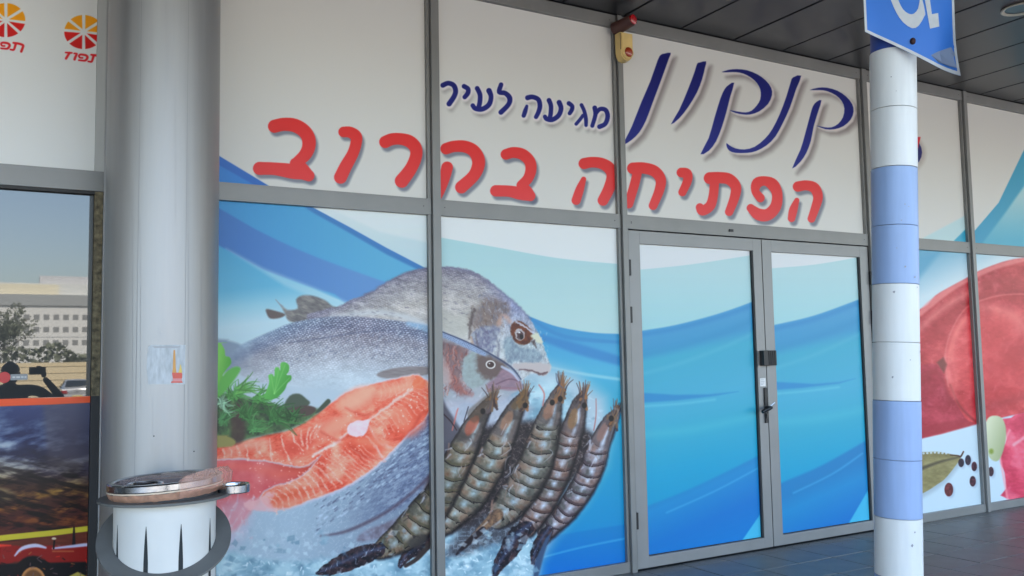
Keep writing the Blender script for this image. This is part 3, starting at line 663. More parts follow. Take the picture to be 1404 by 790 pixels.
# prawns ------------------------------------------------------------------
def prawn(path, seg, base, dark, hi, orange=None, band=None, tail=0):
    def sh(x, y, t, s, L):
        s = s+.10*(fbm(x, y, 8, 2)-.5); t = t+3*(fbm(x+40, y, 12, 2)-.5)
        e = np.sqrt(np.clip(1-s*s, 0, 1))
        ph = (t+.12*seg*np.sin(t/seg*1.7))/seg*1.08+.34*s*s-.22*s
        q = ph-np.floor(ph); iq = np.floor(ph)
        jit = TAB[iq.astype(int) & 255, int(seg*7) & 255]
        n = fbm(x, y, 13, 3); n2 = fbm(x+30, y, 5, 3)
        act = np.clip((t-L*.27)/8, 0, 1)
        c = mix(C(*dark), C(*base)+14, .12+e*.98-.34*q*act+.15*(jit-.5))
        c = mix(c, C(138, 98, 80), np.clip((n-.50)*2.6, 0, .5)*e)
        c = mix(c, C(70, 74, 70), np.clip((.48-n)*3.0, 0, .5))
        c = c+((n2-.5)*42)[..., None]
        if band is not None: c = mix(c, C(*band), act*np.clip((q-.68)*6, 0, .7))
        c = mix(c, C(26, 20, 26), act*np.clip(1-np.abs(q-.975)*14, 0, 1)*.85)
        c = mix(c, C(84, 76, 82)+((n-.5)*60)[..., None], (1-act)*.62)
        hs = np.clip(1-np.abs(s+.14)*3.2, 0, 1)
        c = mix(c, C(*hi), act*np.clip(1-np.abs(q-.34)*2.3, 0, 1)*hs*np.clip(n2*2+.1, 0, 1)*.95)
        c = mix(c, C(*hi), act*np.clip(1-np.abs(q-.12)*9, 0, 1)*np.clip(.75-np.abs(s), 0, 1)*.45)
        c = mix(c, C(*hi), (1-act)*np.clip(1-np.abs(s+.25)*3.4, 0, 1)*np.clip(n*3-.9, 0, 1)*np.clip((t-8)/14, 0, 1)*.9)
        c = mix(c, C(26, 22, 28), np.clip((np.abs(s)-.76)*2.6, 0, .6))
        c = mix(c, C(44, 36, 40), np.clip(1-t/(L*.15), 0, 1)*np.clip(.3+n2, 0, 1)*.85)
        if orange: c = mix(c, C(*orange), np.clip(1.1-((t-L*.18)/16)**2-((s-.22)/.5)**2, 0, .5))
        sp = np.clip((vnoise(x/1.8, y/1.8)-.9)*8, 0, 1)*e
        return mix(c, C(222, 230, 242), sp*.35)
    A.wp = (1.0, 9)
    path = [(p[0], p[1], p[2]*(.98+.06*min(1, k/2.))) for k, p in enumerate(path)]
    A.stroke([(p[0]+1.5, p[1]+2, p[2]) for p in path], (20, 16, 22), soft=5, a=.7, sm=4)
    A.stroke(path, None, soft=1.8, shade=sh, sm=5)
    for k in range(3, len(path)-1):
        for _ in range(5):
            px, py, r_ = path[k]
            A.stroke([(px-r_*.9+rr.uniform(-2, 2), py+rr.uniform(-10, 10), 1.2), (px-r_*1.05+rr.uniform(-5, 1), py+rr.uniform(-4, 14), .6)], rr.choice([(150, 120, 110), (60, 48, 52), (188, 190, 204)]), soft=1.6, a=.55, sm=0)
    A.wp = None
def tailfan(path):
    def sh(x, y, t, s, L):
        n = ridge(x+y*.4, y*.6, 6, 2); f = fbm(x, y, 5, 3)
        c = mix(C(26, 26, 40), C(84, 62, 66), f*2-.6)
        c = mix(c, C(92, 112, 150), np.clip(1-np.abs(s-.15)*2.2, 0, 1)*.5)
        return mix(c, C(196, 212, 236), np.clip(n*2-1.15, 0, .9)*np.clip(1-np.abs(s)*.9, 0, 1))
    A.wp = (1.8, 6); A.stroke(path, None, soft=1.6, shade=sh, sm=5); A.wp = None
def legs(x, y):
    k = ridge(x-y*.5, (x*.4+y)*1.0, 5, 3); n = fbm(x, y, 6, 3)
    c = mix(C(58, 48, 52), C(96, 82, 82), n*2-.5)
    return mix(mix(c, C(26, 20, 26), np.clip(.6-k, 0, .6)*1.4), C(196, 192, 204), np.clip(k*1.9-1.25, 0, .75))
A.poly(smooth([(604, 625), (640, 592), (700, 580), (760, 575), (806, 590), (815, 610), (785, 660), (725, 705), (665, 722), (604, 732), (560, 740)], True, 3), legs, 14, .95)
A.poly(smooth([(640, 720), (680, 700), (740, 700), (725, 735), (680, 745), (640, 760), (610, 760)], True, 3), lambda x, y: mix(C(66, 64, 72), C(140, 150, 166), ridge(x, y, 6)*1.2-.2), 14, .85)
A.poly(smooth([(600, 545), (612, 558), (626, 580), (640, 605), (620, 640), (600, 660)], True, 3), (84, 80, 92), 6, .9)
prawn([(735, 700, 7), (756, 672, 10), (782, 640, 15), (800, 612, 17), (812, 592, 14), (826, 575, 12), (846, 560, 5)][::-1][:1]+[(846, 562, 4), (835, 580, 10), (823, 606, 13), (813, 636, 15.5), (798, 668, 16), (776, 700, 14.5), (752, 726, 12), (744, 738, 8)], 16, (134, 124, 132), (58, 48, 58), (206, 216, 236), (164, 118, 106), (72, 58, 66))
tailfan([(752, 727, 7), (742, 742, 9), (734, 760, 7), (731, 772, 3)])
A.poly([(748, 738), (756, 730), (746, 760), (738, 790), (730, 800), (733, 770)], (70, 90, 120), 3)
prawn([(799, 540, 4), (793, 556, 10), (786, 584, 14), (774, 618, 16.5), (762, 652, 17), (748, 684, 16), (733, 708, 15), (722, 724, 12)], 17, (128, 110, 108), (48, 38, 44), (206, 218, 240), (168, 120, 70), (84, 62, 60))
tailfan([(722, 724, 10), (708, 738, 14), (696, 758, 12), (684, 774, 8), (677, 792, 3)])
prawn([(769, 528, 4), (762, 545, 9), (753, 572, 15), (744, 604, 20), (734, 636, 22.5), (716, 668, 23.5), (696, 694, 21), (682, 710, 14)], 18, (136, 126, 116), (48, 42, 44), (178, 200, 222), (188, 128, 100), (84, 82, 76))
A.stroke([(682, 706, 8), (664, 722, 6), (648, 738, 4), (636, 748, 2)], lambda x, y: mix(C(150, 118, 94), C(84, 68, 64), fbm(x, y, 5)*2-.5+(x-670)*-.004), soft=2.4)
A.stroke([(668, 716, 1), (650, 732, 1)], (210, 200, 196), soft=2, a=.6)
A.stroke([(662, 726, 4), (644, 742, 4), (626, 760, 1.5)], (44, 36, 44), soft=2)
prawn([(719, 540, 5), (708, 558, 11), (694, 586, 15), (680, 618, 19), (662, 650, 22), (641, 682, 22), (618, 706, 19), (600, 722, 16), (584, 738, 10)], 18, (138, 126, 112), (50, 44, 44), (170, 192, 204), (188, 134, 104), (90, 86, 78))
tailfan([(584, 738, 8), (570, 752, 9), (556, 764, 7), (548, 776, 3)])
prawn([(676, 543, 4), (664, 560, 9), (649, 586, 14), (634, 618, 18), (618, 650, 20), (602, 680, 21), (582, 706, 24), (556, 732, 21), (532, 748, 15), (518, 756, 10)], 20, (126, 114, 98), (48, 42, 42), (166, 180, 188), (214, 98, 72), (90, 84, 66))
tailfan([(520, 754, 9), (500, 760, 13), (476, 770, 13), (452, 780, 9), (436, 786, 3)])
A.stroke([(556, 776, 2.5), (572, 766, 3), (588, 748, 4), (604, 736, 3)], (66, 56, 56), soft=2)
A.ell(572, 742, 14, 8, (70, 66, 66), 6, .8, rot=-.4)
# heads: feelers, spines, eyes
for (hx, hy) in ((676, 543), (719, 540), (769, 528), (799, 540), (842, 566)):
    for _ in range(26):
        a = rr.gauss(-1.25, .42); l = rr.uniform(4, 20)
        A.stroke([(hx+rr.uniform(-11, 6), hy+rr.uniform(4, 24), 1.8), (hx+math.cos(a)*l*.5, hy+math.sin(a)*l*.4+4, .8), (hx+math.cos(a)*l, hy+math.sin(a)*l, .4)], rr.choice([(120, 96, 78), (70, 54, 58), (96, 84, 88), (150, 104, 70)]), soft=1.3, a=.85, sm=3)
A.poly(smooth([(640, 566), (654, 552), (672, 538), (680, 536), (676, 548), (664, 566), (650, 580)], True, 3), (96, 80, 66), 4, .5)
A.poly(smooth([(700, 558), (710, 544), (719, 533), (722, 538), (722, 552), (712, 562)], True, 3), (110, 86, 54), 4, .5)
for (x, y, c) in ((768, 547, 0), (838, 574, 0), (662, 564, 0), (720, 556, 1), (801, 556, 0), (757, 552, 0)):
    A.ell(x, y, 3.4, 4, (34, 26, 30), 1.6)
A.stroke([(817, 547, .5), (817, 570, .7), (814, 590, .8)], (170, 96, 90), soft=1.6, a=.8)
A.stroke([(739, 528, 1), (746, 540, 1), (744, 556, 1)], (196, 116, 108), soft=1.6, a=.8)
A.stroke([(620, 590, .8), (626, 566, 1), (628, 560, .6)], (206, 112, 104), soft=1.6, a=.8)
A.stroke([(606, 566, .8), (618, 578, .9), (626, 590, .6)], (60, 44, 52), soft=1.4)
for _ in range(46):
    px, py = rr.choice([(690, 590), (742, 600), (785, 610), (815, 610), (640, 620), (700, 640)]); px += rr.uniform(-12, 12); py += rr.uniform(-22, 30)
    A.stroke([(px, py, .8), (px+rr.uniform(-6, 4), py+rr.uniform(4, 9), .7), (px+rr.uniform(-12, 2), py+rr.uniform(10, 20), .4)], rr.choice([(182, 176, 186), (70, 56, 58), (150, 120, 110), (206, 208, 220)]), soft=1.5, a=rr.uniform(.2, .6), sm=2)
A.stroke([(636, 578, .7), (642, 558, .6)], (66, 60, 70), soft=1.3)
A.stroke([(762, 512, .5), (764, 524, .8), (771, 532, .8)], (90, 94, 120), soft=1.4, a=.8)
A.stroke([(842, 560, 1.2), (848, 566, 1.6), (838, 596, 1), (828, 640, .6)], (188, 204, 222), soft=2, a=.22)
for _ in range(260):
    px, py = rr.uniform(305, 735), rr.uniform(728, 835); q = rr.uniform(2, 9); an = rr.uniform(0, 6.3)
    if 430 < px < 600 and py < 800-(px-430)*.2 and rr.random() < .7: continue
    A.poly([(px+q*math.cos(an+k*1.6)*rr.uniform(.5, 1.2), py+q*.8*math.sin(an+k*1.6)*rr.uniform(.5, 1.2)) for k in range(4)], rr.choice([(216, 230, 240), (190, 212, 226), (128, 160, 188), (150, 182, 204), (104, 136, 166)]), 1.8, rr.uniform(.2, .55))
for _ in range(60):
    px, py = rr.uniform(310, 740), rr.uniform(725, 830)
    A.stroke([(px, py, rr.uniform(.8, 3)), (px+rr.uniform(-9, 9), py+rr.uniform(-7, 7), .6)], (206, 224, 236) if rr.random() < .5 else (112, 146, 176), soft=5, a=rr.uniform(.15, .5), sm=0)
A.clip()

# ---- lettering -------------------------------------------------------------
RED = lambda x, y: mix(C(212, 50, 48), C(216, 72, 76), (y-150)/150)  # red paling downwards; the reflected wash is painted into the colour
NAVY = lambda x, y: mix(C(28, 32, 108), C(36, 46, 136), (y-80)/130)
red = []
A_, B_, D_ = (340, 150, 5.4), (600, 180, 5.4), (850, 200, 4.68)
red += [(A_, [(196, 126, 48), (260, 112, 48), (340, 118, 50), (408, 155, 50), (447, 212, 50), (449, 280, 49), (420, 340, 46), (370, 385, 40)]), (A_, [(85, 438, 48), (200, 441, 47), (330, 460, 55), (400, 470, 50), (450, 492, 42)]), (A_, [(350, 400, 40), (400, 430, 40), (445, 480, 36)])]
red += [(A_, [(708, 168, 39), (755, 170, 41), (798, 200, 44), (800, 250, 42), (775, 330, 42), (725, 420, 46), (685, 503, 48)])]
red += [(A_, [(1016, 242, 45), (1065, 222, 44), (1130, 220, 43), (1195, 238, 46), (1240, 285, 46), (1243, 350, 45), (1205, 440, 46), (1138, 530, 51)])]
red += [(B_, [(62, 130, 42), (120, 113, 42), (200, 114, 44), (265, 145, 46), (300, 205, 48), (298, 265, 47), (262, 335, 44), (175, 415, 46)]), (B_, [(70, 268, 43), (50, 345, 41), (15, 450, 34), (-12, 520, 22)])]
red += [(B_, [(505, 172, 39), (560, 158, 40), (628, 172, 42), (680, 222, 42), (690, 285, 41), (668, 350, 38), (620, 400, 36)]), (B_, [(430, 442, 42), (530, 445, 42), (610, 462, 46), (685, 480, 38)]), (B_, [(620, 400, 34), (665, 440, 34), (690, 478, 32)])]
red += [(B_, [(1084, 240, 41), (1140, 230, 39), (1210, 238, 41), (1268, 272, 44), (1292, 330, 42), (1270, 420, 42), (1224, 512, 40)]), (B_, [(1080, 356, 19), (1052, 430, 31), (1025, 512, 34)])]
red += [(D_, [(82, 145, 37), (150, 143, 36), (220, 163, 36), (260, 215, 34), (252, 285, 31), (212, 384, 28)]), (D_, [(112, 165, 30), (92, 250, 30), (55, 372, 30)])]
red += [(D_, [(394, 172, 31), (428, 180, 33), (432, 225, 29), (400, 298, 26)])]
red += [(D_, [(575, 208, 38), (640, 205, 36), (700, 215, 36), (742, 262, 34), (735, 330, 31), (700, 424, 27)]), (D_, [(606, 232, 30), (598, 320, 30), (578, 385, 32), (530, 416, 32), (512, 395, 26)])]
red += [(D_, [(900, 335, 28), (868, 290, 26), (880, 240, 34), (930, 226, 30), (980, 250, 38), (1008, 310, 34), (998, 390, 36), (948, 442, 38), (888, 440, 38), (838, 400, 26)])]
red += [(D_, [(1141, 262, 33), (1195, 254, 32), (1248, 272, 34), (1270, 330, 31), (1252, 400, 28), (1228, 468, 25)]), (D_, [(1134, 350, 16), (1112, 410, 27), (1100, 466, 24)])]
C_ = (600, 90, 5.616)
nav = [[(40, 152, 19), (80, 136, 18), (122, 152, 19), (138, 195, 19), (125, 240, 19), (88, 295, 20)],
       [(203, 160, 18), (233, 180, 18), (232, 212, 18), (208, 243, 17)],
       [(304, 176, 18), (325, 222, 18), (325, 275, 18), (315, 325, 18)], [(395, 194, 21), (411, 240, 18), (395, 300, 19), (345, 335, 19), (292, 332, 18), (270, 308, 17)],
       [(488, 147, 17), (474, 203, 18), (520, 213, 18), (554, 250, 20), (545, 300, 18), (487, 360, 19)],
       [(692, 248, 19), (730, 242, 18), (775, 262, 18), (787, 312, 18), (775, 360, 17), (757, 396, 16)], [(686, 312, 11), (674, 350, 17), (662, 386, 16)],
       [(857, 268, 18), (872, 310, 17), (870, 370, 17), (862, 405, 17)], [(935, 284, 19), (950, 330, 18), (930, 385, 18), (882, 417, 18), (840, 412, 17), (826, 394, 16)],
       [(1010, 291, 17), (1035, 312, 16), (1033, 340, 16), (1016, 368, 15)],
       [(1107, 304, 14), (1128, 350, 14), (1141, 410, 15), (1142, 460, 13)], [(1118, 385, 13), (1092, 420, 13), (1066, 450, 13)],
       [(1209, 326, 18), (1214, 380, 16), (1190, 464, 15)], [(1215, 372, 15), (1248, 336, 16), (1292, 342, 17), (1309, 390, 18), (1290, 448, 17), (1246, 471, 18)]]
E_, F_ = (850, 60, 4.9375), (1000, 80, 4.937)
big = [(E_, [(342, 62), (300, 68), (276, 76), (255, 112), (205, 255), (145, 395), (80, 560), (45, 630), (26, 672), (30, 682), (80, 650), (130, 600), (175, 520), (220, 400), (280, 240), (330, 100)]),
       (E_, [(582, 120), (540, 128), (522, 136), (505, 190), (460, 310), (400, 450), (345, 545), (400, 505), (460, 430), (520, 330), (555, 240), (575, 160)]),
       (E_, [(772, 265), (735, 280), (708, 308), (680, 370), (640, 500), (600, 640), (545, 748), (600, 725), (650, 660), (690, 560), (720, 460), (745, 360)]),
       (F_, [(-51, 93), (-20, 83), (0, 78), (50, 74), (120, 82), (190, 110), (245, 150), (282, 200), (287, 250), (260, 310), (200, 360), (140, 380), (90, 380), (40, 370), (3, 352), (60, 362), (110, 367), (150, 355), (185, 320), (208, 280), (212, 230), (200, 190), (170, 150), (120, 115), (70, 97), (20, 93), (-20, 95)]),
       (F_, [(485, 118), (430, 130), (415, 160), (385, 260), (340, 380), (290, 480), (240, 545), (170, 600), (100, 618), (40, 610), (0, 590), (-20, 575), (-18, 600), (0, 626), (40, 640), (120, 640), (180, 628), (250, 590), (310, 530), (360, 440), (410, 330), (450, 210)]),
       (F_, [(545, 215), (600, 200), (660, 200), (730, 220), (790, 260), (830, 310), (840, 360), (820, 415), (770, 460), (710, 480), (650, 480), (590, 457), (640, 467), (690, 468), (735, 445), (768, 400), (778, 340), (760, 290), (720, 250), (660, 222), (610, 215)]),
       (F_, [(622, 285), (590, 295), (565, 325), (545, 390), (510, 520), (480, 620), (425, 745), (480, 700), (520, 640), (550, 560), (570, 460), (600, 360)])]
A.clip(P1[0], P3[1])
cr = dict()
redz = [Z(o[0], o[1], o[2], p) for o, p in red]
for q in redz: A.stroke(q, (98, 104, 122), soft=5, a=.75, off=(3.2, 5.2), sm=4)
for q in redz: A.stroke(q, RED, soft=1.1, sm=5)
navz = [Z(*C_, p) for p in nav]
for q in navz: A.stroke(q, (112, 106, 112), soft=9, a=.45, off=(3, 7), sm=3)
for q in navz: A.stroke(q, (214, 210, 216), soft=3, a=.9, off=(1, 1.2), grow=2.2, sm=3)
for q in navz: A.stroke(q, NAVY, soft=1.1, sm=4)
bigz = [Z(o[0], o[1], o[2], p) for o, p in big]
for q in bigz: A.poly(q, (104, 92, 96), 11, .62, off=(7, 7), sm=0, grow=1)
for q in bigz: A.poly(q, (208, 203, 206), 2.5, .85, off=(2.6, 2.2), grow=1.0)
for q in bigz: A.poly(q, NAVY, 1.1, sm=2)
A.clip()
imA = A.image('shopfront film', 1.12, (1.0, .985, .93))
filmA = film_mat('printed_film', imA)

# ---- neighbour's poster ----------------------------------------------------
B = Canvas(-1.3, .42, .05, 3.72, 380, (206, 206, 208))
def cloud(x, y):
    n = fbm(x*.9, y*3.0+x*.5, 30, 5); m = fbm(x*1.0, y*4+x*.7, 14, 4)
    top = np.clip((y-556)/180, 0, 1)
    c = ramp(top, [(0, (58, 76, 128)), (.25, (34, 46, 92)), (.5, (66, 58, 78)), (.62, (86, 58, 48)), (1, (96, 44, 42))])
    g = ramp(top, [(0, (96, 112, 150)), (.3, (128, 142, 176)), (.5, (186, 178, 168)), (.65, (176, 134, 70)), (.85, (160, 96, 52)), (1, (104, 52, 44))])
    c = mix(c, g, np.clip((n-.42)*3.4, 0, 1)*np.clip(1.15-(x-10)/150*np.clip(1-top*1.2, 0, 1)*1.4, 0, 1))
    c = mix(c, C(38, 18, 24), np.clip((.42-m)*3.2, 0, .85)*np.clip(top*2-.5, 0, 1))
    c = mix(c, C(196, 206, 220), np.clip(1-((x-2)/34)**2-((y-612)/9)**2, 0, 1)*np.clip(n*2-.3, 0, 1)*.8)
    c = mix(c, C(226, 206, 150), np.clip(1-((x+8)/34)**2-((y-680)/14)**2, 0, 1)*.8)
    c = mix(c, C(22, 12, 16), np.clip((fbm(x*.5, y*2.6-x*.5, 16, 3)-.45)*3, 0, .75)*np.clip((y-610)/40, 0, 1))
    return c*.86
B.poly([(-700, 470), (0, 556), (70, 553), (140, 550), (140, 900), (-700, 1100)], cloud, 1)
B.poly([(58, 552), (128, 549), (128, 640), (66, 648)], (92, 82, 88), 12, .45)  # greyish reflection on the glossy film, painted into the picture
B.poly([(-700, 880), (0, 744), (70, 735), (140, 726), (140, 900), (-700, 1100)], lambda x, y: mix(C(92, 44, 36), C(120, 62, 46), fbm(x*.4, y*3, 8)), 1.5)
B.poly([(-700, 850), (0, 734), (70, 727), (140, 719), (140, 726), (70, 735), (0, 742), (-700, 870)], (196, 178, 62), 1.2)
B.poly([(95, 795), (100, 722), (102, 722), (105, 795)], (34, 26, 32), 1.2)
# tractor
B.poly(smooth([(-40, 752), (20, 748), (30, 750), (60, 748), (100, 748), (130, 748), (136, 756), (134, 772), (100, 775), (60, 772), (20, 770), (-40, 790)], True, 2), (142, 34, 30), 2)
B.poly([(-60, 775), (138, 770), (138, 860), (-60, 860)], (22, 22, 28), 4)
B.stroke([(20, 762, 1), (30, 752, 2.4), (48, 748, 2.6), (62, 751, 1.4)], (196, 190, 214), soft=2)
B.stroke([(72, 752, 1.2), (100, 749, 2), (118, 747, 2.2), (130, 747.5, .8)], (190, 184, 212), soft=2)
B.stroke([(72, 756, 1), (100, 756, 1)], (200, 140, 90), soft=2, a=.6)
B.stroke([(0, 748, 2), (14, 748, 1)], (214, 66, 52), soft=2)
B.ell(45, 800, 30, 38, (24, 20, 24), 3)
B.ell(45, 800, 18, 23, (190, 132, 84), 1.6); B.ell(45, 801, 15, 20, (120, 84, 58), 3); B.ell(42, 797, 5, 6, (232, 208, 170), 4)
B.stroke([(73, 752, 1.2), (74, 742, 1.2)], (24, 20, 24)); B.ell(73.5, 738.5, 3.2, 1.6, (206, 190, 170), 1.2)
B.poly([(94, 790), (106, 784), (118, 790), (118, 830), (94, 830)], (178, 160, 84), 2)
B.poly([(120, 780), (138, 770), (138, 790), (120, 800)], (150, 108, 66), 3, .7)
for _ in range(40):
    px, py = rr.uniform(0, 132), rr.uniform(748, 795)
    B.stroke([(px, py, .8), (px+rr.uniform(-7, 7), py+rr.uniform(-5, 3), .6)], rr.choice([(214, 60, 44), (120, 96, 100), (20, 16, 20), (170, 110, 60), (120, 30, 28)]), soft=1.4, a=.8, sm=0)
B.poly([(-700, 470), (0, 546.5), (70, 545.5), (140, 542.5), (140, 551.5), (70, 555), (0, 557.5), (-700, 500)], (214, 84, 44), 1.0)
# logos on the upper white panel
def citrus(cx, cy):
    s = 1/7.9; o = cx-903*s, cy-350*s
    angs = [-90, -36, 8, 46, 90, 142, 186, 223]   # gap directions, degrees, y down
    for i in range(8):
        a0, a1 = angs[i], angs[(i+1) % 8]
        if a1 < a0: a1 += 360
        mid = (a0+a1)/2; colr = (226, 150, 28) if (mid % 360 > 185 or mid % 360 < 8) else (204, 32, 26)
        P = []
        for t in np.linspace(a0+5, a1-5, 9): P.append((903+210*math.cos(R(t)), 350+184*math.sin(R(t))))
        bx, by = math.cos(R(mid)), math.sin(R(mid))
        P.append((903+bx*38, 350+by*36))
        B.poly([(o[0]+p[0]*s, o[1]+p[1]*s) for p in P], lambda x, y, c=colr, cy=cy: mix(C(*c), C(c[0]-14, c[1]-6, c[2]), (y-cy)/20), 1.0)
    for st in ([(708, 572, 9), (775, 576, 9)], [(750, 576, 12), (728, 610, 13), (712, 636, 13)], [(800, 582, 9), (828, 586, 10), (815, 615, 13), (804, 646, 13)],
               [(852, 608, 10), (868, 594, 11), (925, 602, 12), (944, 625, 13), (925, 655, 12), (900, 660, 10), (850, 655, 9)], [(850, 610, 9), (862, 628, 9), (890, 630, 9)],
               [(985, 596, 10), (1040, 604, 12), (1088, 622, 13), (1085, 650, 13), (1070, 690, 13)], [(1010, 606, 13), (998, 650, 12), (985, 672, 11), (952, 668, 9)]):
        B.stroke([(o[0]+p[0]*s, o[1]+p[1]*s, p[2]*s) for p in st], (200, 30, 40), soft=.9, sm=3)
citrus(114.3, 44.3); citrus(7.6, 28); citrus(-118, 10)
imB = B.image('neighbour film', 1.15, (1.0, 1.0, .95)); filmB = film_mat('neighbour_film', imB, .3)
# =============================================================== SETTING
D = 4.80
pave_m = mat('pavement_bed', (.05, .052, .055), .9)
tile_m = mat('paving_tile', (.188, .180, .172), .42, 0, .5, .28, 5, .25, 90)
asph = mat('car_park_asphalt', (.165, .16, .15), .9, 0, .3, .12, .8, .3, 8)
def ground():
    bm = bmesh.new(); ys = [1500, 4.7, -1.3, -1.301, -6, -20, -1500]; zs = [-.15, -.15, -.15, -.15, -.15, -.8, -.8]
    rows = [[bm.verts.new((x, y, z)) for x in (-1500, -60, 60, 1500)] for y, z in zip(ys, zs)]
    for a, b in zip(rows, rows[1:]):
        for i in range(3): bm.faces.new((a[i], a[i+1], b[i+1], b[i]))
    return struct(link('ground', bm, asph))
ground()
bm = bmesh.new(); add_box(bm, -30, 30, -1.3, 5.2, -.5, -.012); pavement = struct(link('pavement', bm, pave_m))
bm = bmesh.new(); add_box(bm, -30, 30, -1.46, -1.304, -.5, .004, .01)
struct(link('kerb', bm, mat('kerb_stone', (.3, .29, .27), .85, var=.2, bump=.3)))
TX, TY, TS, G = 4.40, 4.365, .33, .009
bm = bmesh.new(); add_box(bm, G/2, TS-G/2, G/2, TS-G/2, -.011, 0, .0012)
t0 = None
for iy in range(-6, 2):
    for ix in range(-3, 16):
        yy = TY+iy*TS-TS*0
        if t0 is None: t0 = link('paving_tile', bm, tile_m, pavement); o = t0
        else: o = t0.copy(); COL.objects.link(o)
        o.location = (TX+ix*TS, yy-0*TS, random.uniform(-.0012, .0012))
        if iy == 1: o.scale = (1, .31, 1)
bm = bmesh.new()
for iy in range(-17, 2):
    for ix in range(-34, 38):
        if -3 <= ix < 16 and iy >= -6: continue
        x, y = TX+ix*TS, TY+iy*TS; h = TS-G/2 if iy < 1 else TS*.31
        add_box(bm, x+G/2, x+TS-G/2, y+G/2, y+h, -.011, random.uniform(-.001, .001))
stuff(link('paving_tile', bm, tile_m, pavement))
bm = bmesh.new(); add_box(bm, -30, 30, 5.0, 5.15, -.01, 3.9); struct(link('light_block_panel', bm, mat('dark_blocker', (.02, .02, .02), .9)))  # added unseen panel that blocks light coming through the frame gaps
# building above and canopy
up_m = mat('render_wall', (.42, .40, .36), .85, var=.1, bump=.2)
bm = bmesh.new(); add_box(bm, -30, 30, 4.95, 14, 3.9, 9.5); struct(link('upper_storey_wall', bm, up_m))
bm = bmesh.new(); add_box(bm, -30, 30, -.9, 4.93, 3.80, 4.25); soffit = struct(link('canopy', bm, mat('canopy_top', (.06, .06, .065), .7)))
plank_m = mat('ceiling_metal', (.072, .074, .08), .30, .55, .5, .18, 1.2, .03, 30)
bm = bmesh.new(); add_box(bm, .009, .501, -.88, 4.775, 3.773, 3.795, .002); p0 = None
for k in range(-20, 26):
    if p0 is None: o = p0 = link('ceiling_plank', bm, plank_m, soffit)
    else: o = p0.copy(); COL.objects.link(o)
    o.location = (3.70+.512*k, 0, random.uniform(-.001, .001))
# =============================================================== SHOP FRONT
shop = thing('shopfront', 'fish shop front of grey aluminium frames with printed windows and double doors', 'shopfront', (0, D, 0))
def sb(name, x0, x1, y0, y1, z0, z1, m=alu, parent=None, bev=.0015):
    return box(name, x0, x1, y0-D, y1-D, z0, z1, m, parent or shop, bev)
XE = 10.4
TT, TB, WT, PT = 2.384, 2.287, 3.7725, 3.686
MULL = [(.79, .84), (2.229, 2.281), (3.640, 3.681), (6.162, 6.216), (7.541, 7.586), (8.950, 8.995)]
for i, (a, b) in enumerate(MULL):
    sb('mullion', a, b, 4.782, 4.88, 0 if i else 0, WT)
    sb('gasket', a-.004, a, 4.806, 4.84, .0, PT, alu_d, None, 0)
xs = [.84]+[v for m_ in MULL[1:] for v in m_]+[XE]
spans = [(xs[i], xs[i+1]) for i in range(0, len(xs)-1, 2)]
for i, (a, b) in enumerate(spans):
    last = i == len(spans)-1
    e = b if last else b-.004
    sb('transom', a, e, 4.800, 4.87, TB, TT)
    sb('head_frame', a, e, 4.798, 4.87, PT, WT)
    if i != 2: sb('sill', a, e, 4.800, 4.87, 0, .068)
    if i != 2:
        sb('lip', a+.001, e-.001, 4.7985, 4.801, TB+.0005, TB+.014, alu, None, .0008)
    sb('lip', a+.001, e-.001, 4.7985, 4.801, TT-.012, TT-.0005, alu, None, .0008)
    # glazing bead down the far side of every pane
    sb('glazing_bead', e-.019, e, 4.8035, 4.85, TT, PT, alu, None, .001)
    if i != 2: sb('glazing_bead', e-.019, e, 4.8035, 4.85, .068, TB, alu, None, .001)
def shoppane(x0, x1, z0, z1, label=None, name='window_pane', parent=None):
    bm = bmesh.new(); add_box(bm, x0, x1, GLY, GLY+.008, z0, z1)
    uvl = bm.loops.layers.uv.new('UVMap')
    for f in bm.faces:
        for l in f.loops:
            v = l.vert.co; l[uvl].uv = ((v.x-A.x0)/(A.x1-A.x0), (v.z-A.z0)/(A.z1-A.z0))
    bmesh.ops.translate(bm, verts=bm.verts, vec=(0, -D, 0))
    o = link(name, bm, filmA, parent or shop)
    if label: o['label'] = label
    return o
labs = ['white pane with the left part of red Hebrew lettering', 'white pane with small navy and red lettering', 'white pane with large navy lettering over the doors', 'white pane with the edge of a round badge', 'pale pane with a blue swoosh', 'plain pane']
labl = ['pane printed with fish, parsley and a salmon steak', 'pane printed with fish heads and prawns', None, 'pane printed with raw meat, bay leaf and peppercorns', 'pane printed with raw meat and garlic', 'plain pane']
for i, (a, b) in enumerate(spans):
    shoppane(a-.0, b-.0, TT-.01, PT+.01, labs[i])
    if i != 2: shoppane(a, b, .06, TB+.01, labl[i])
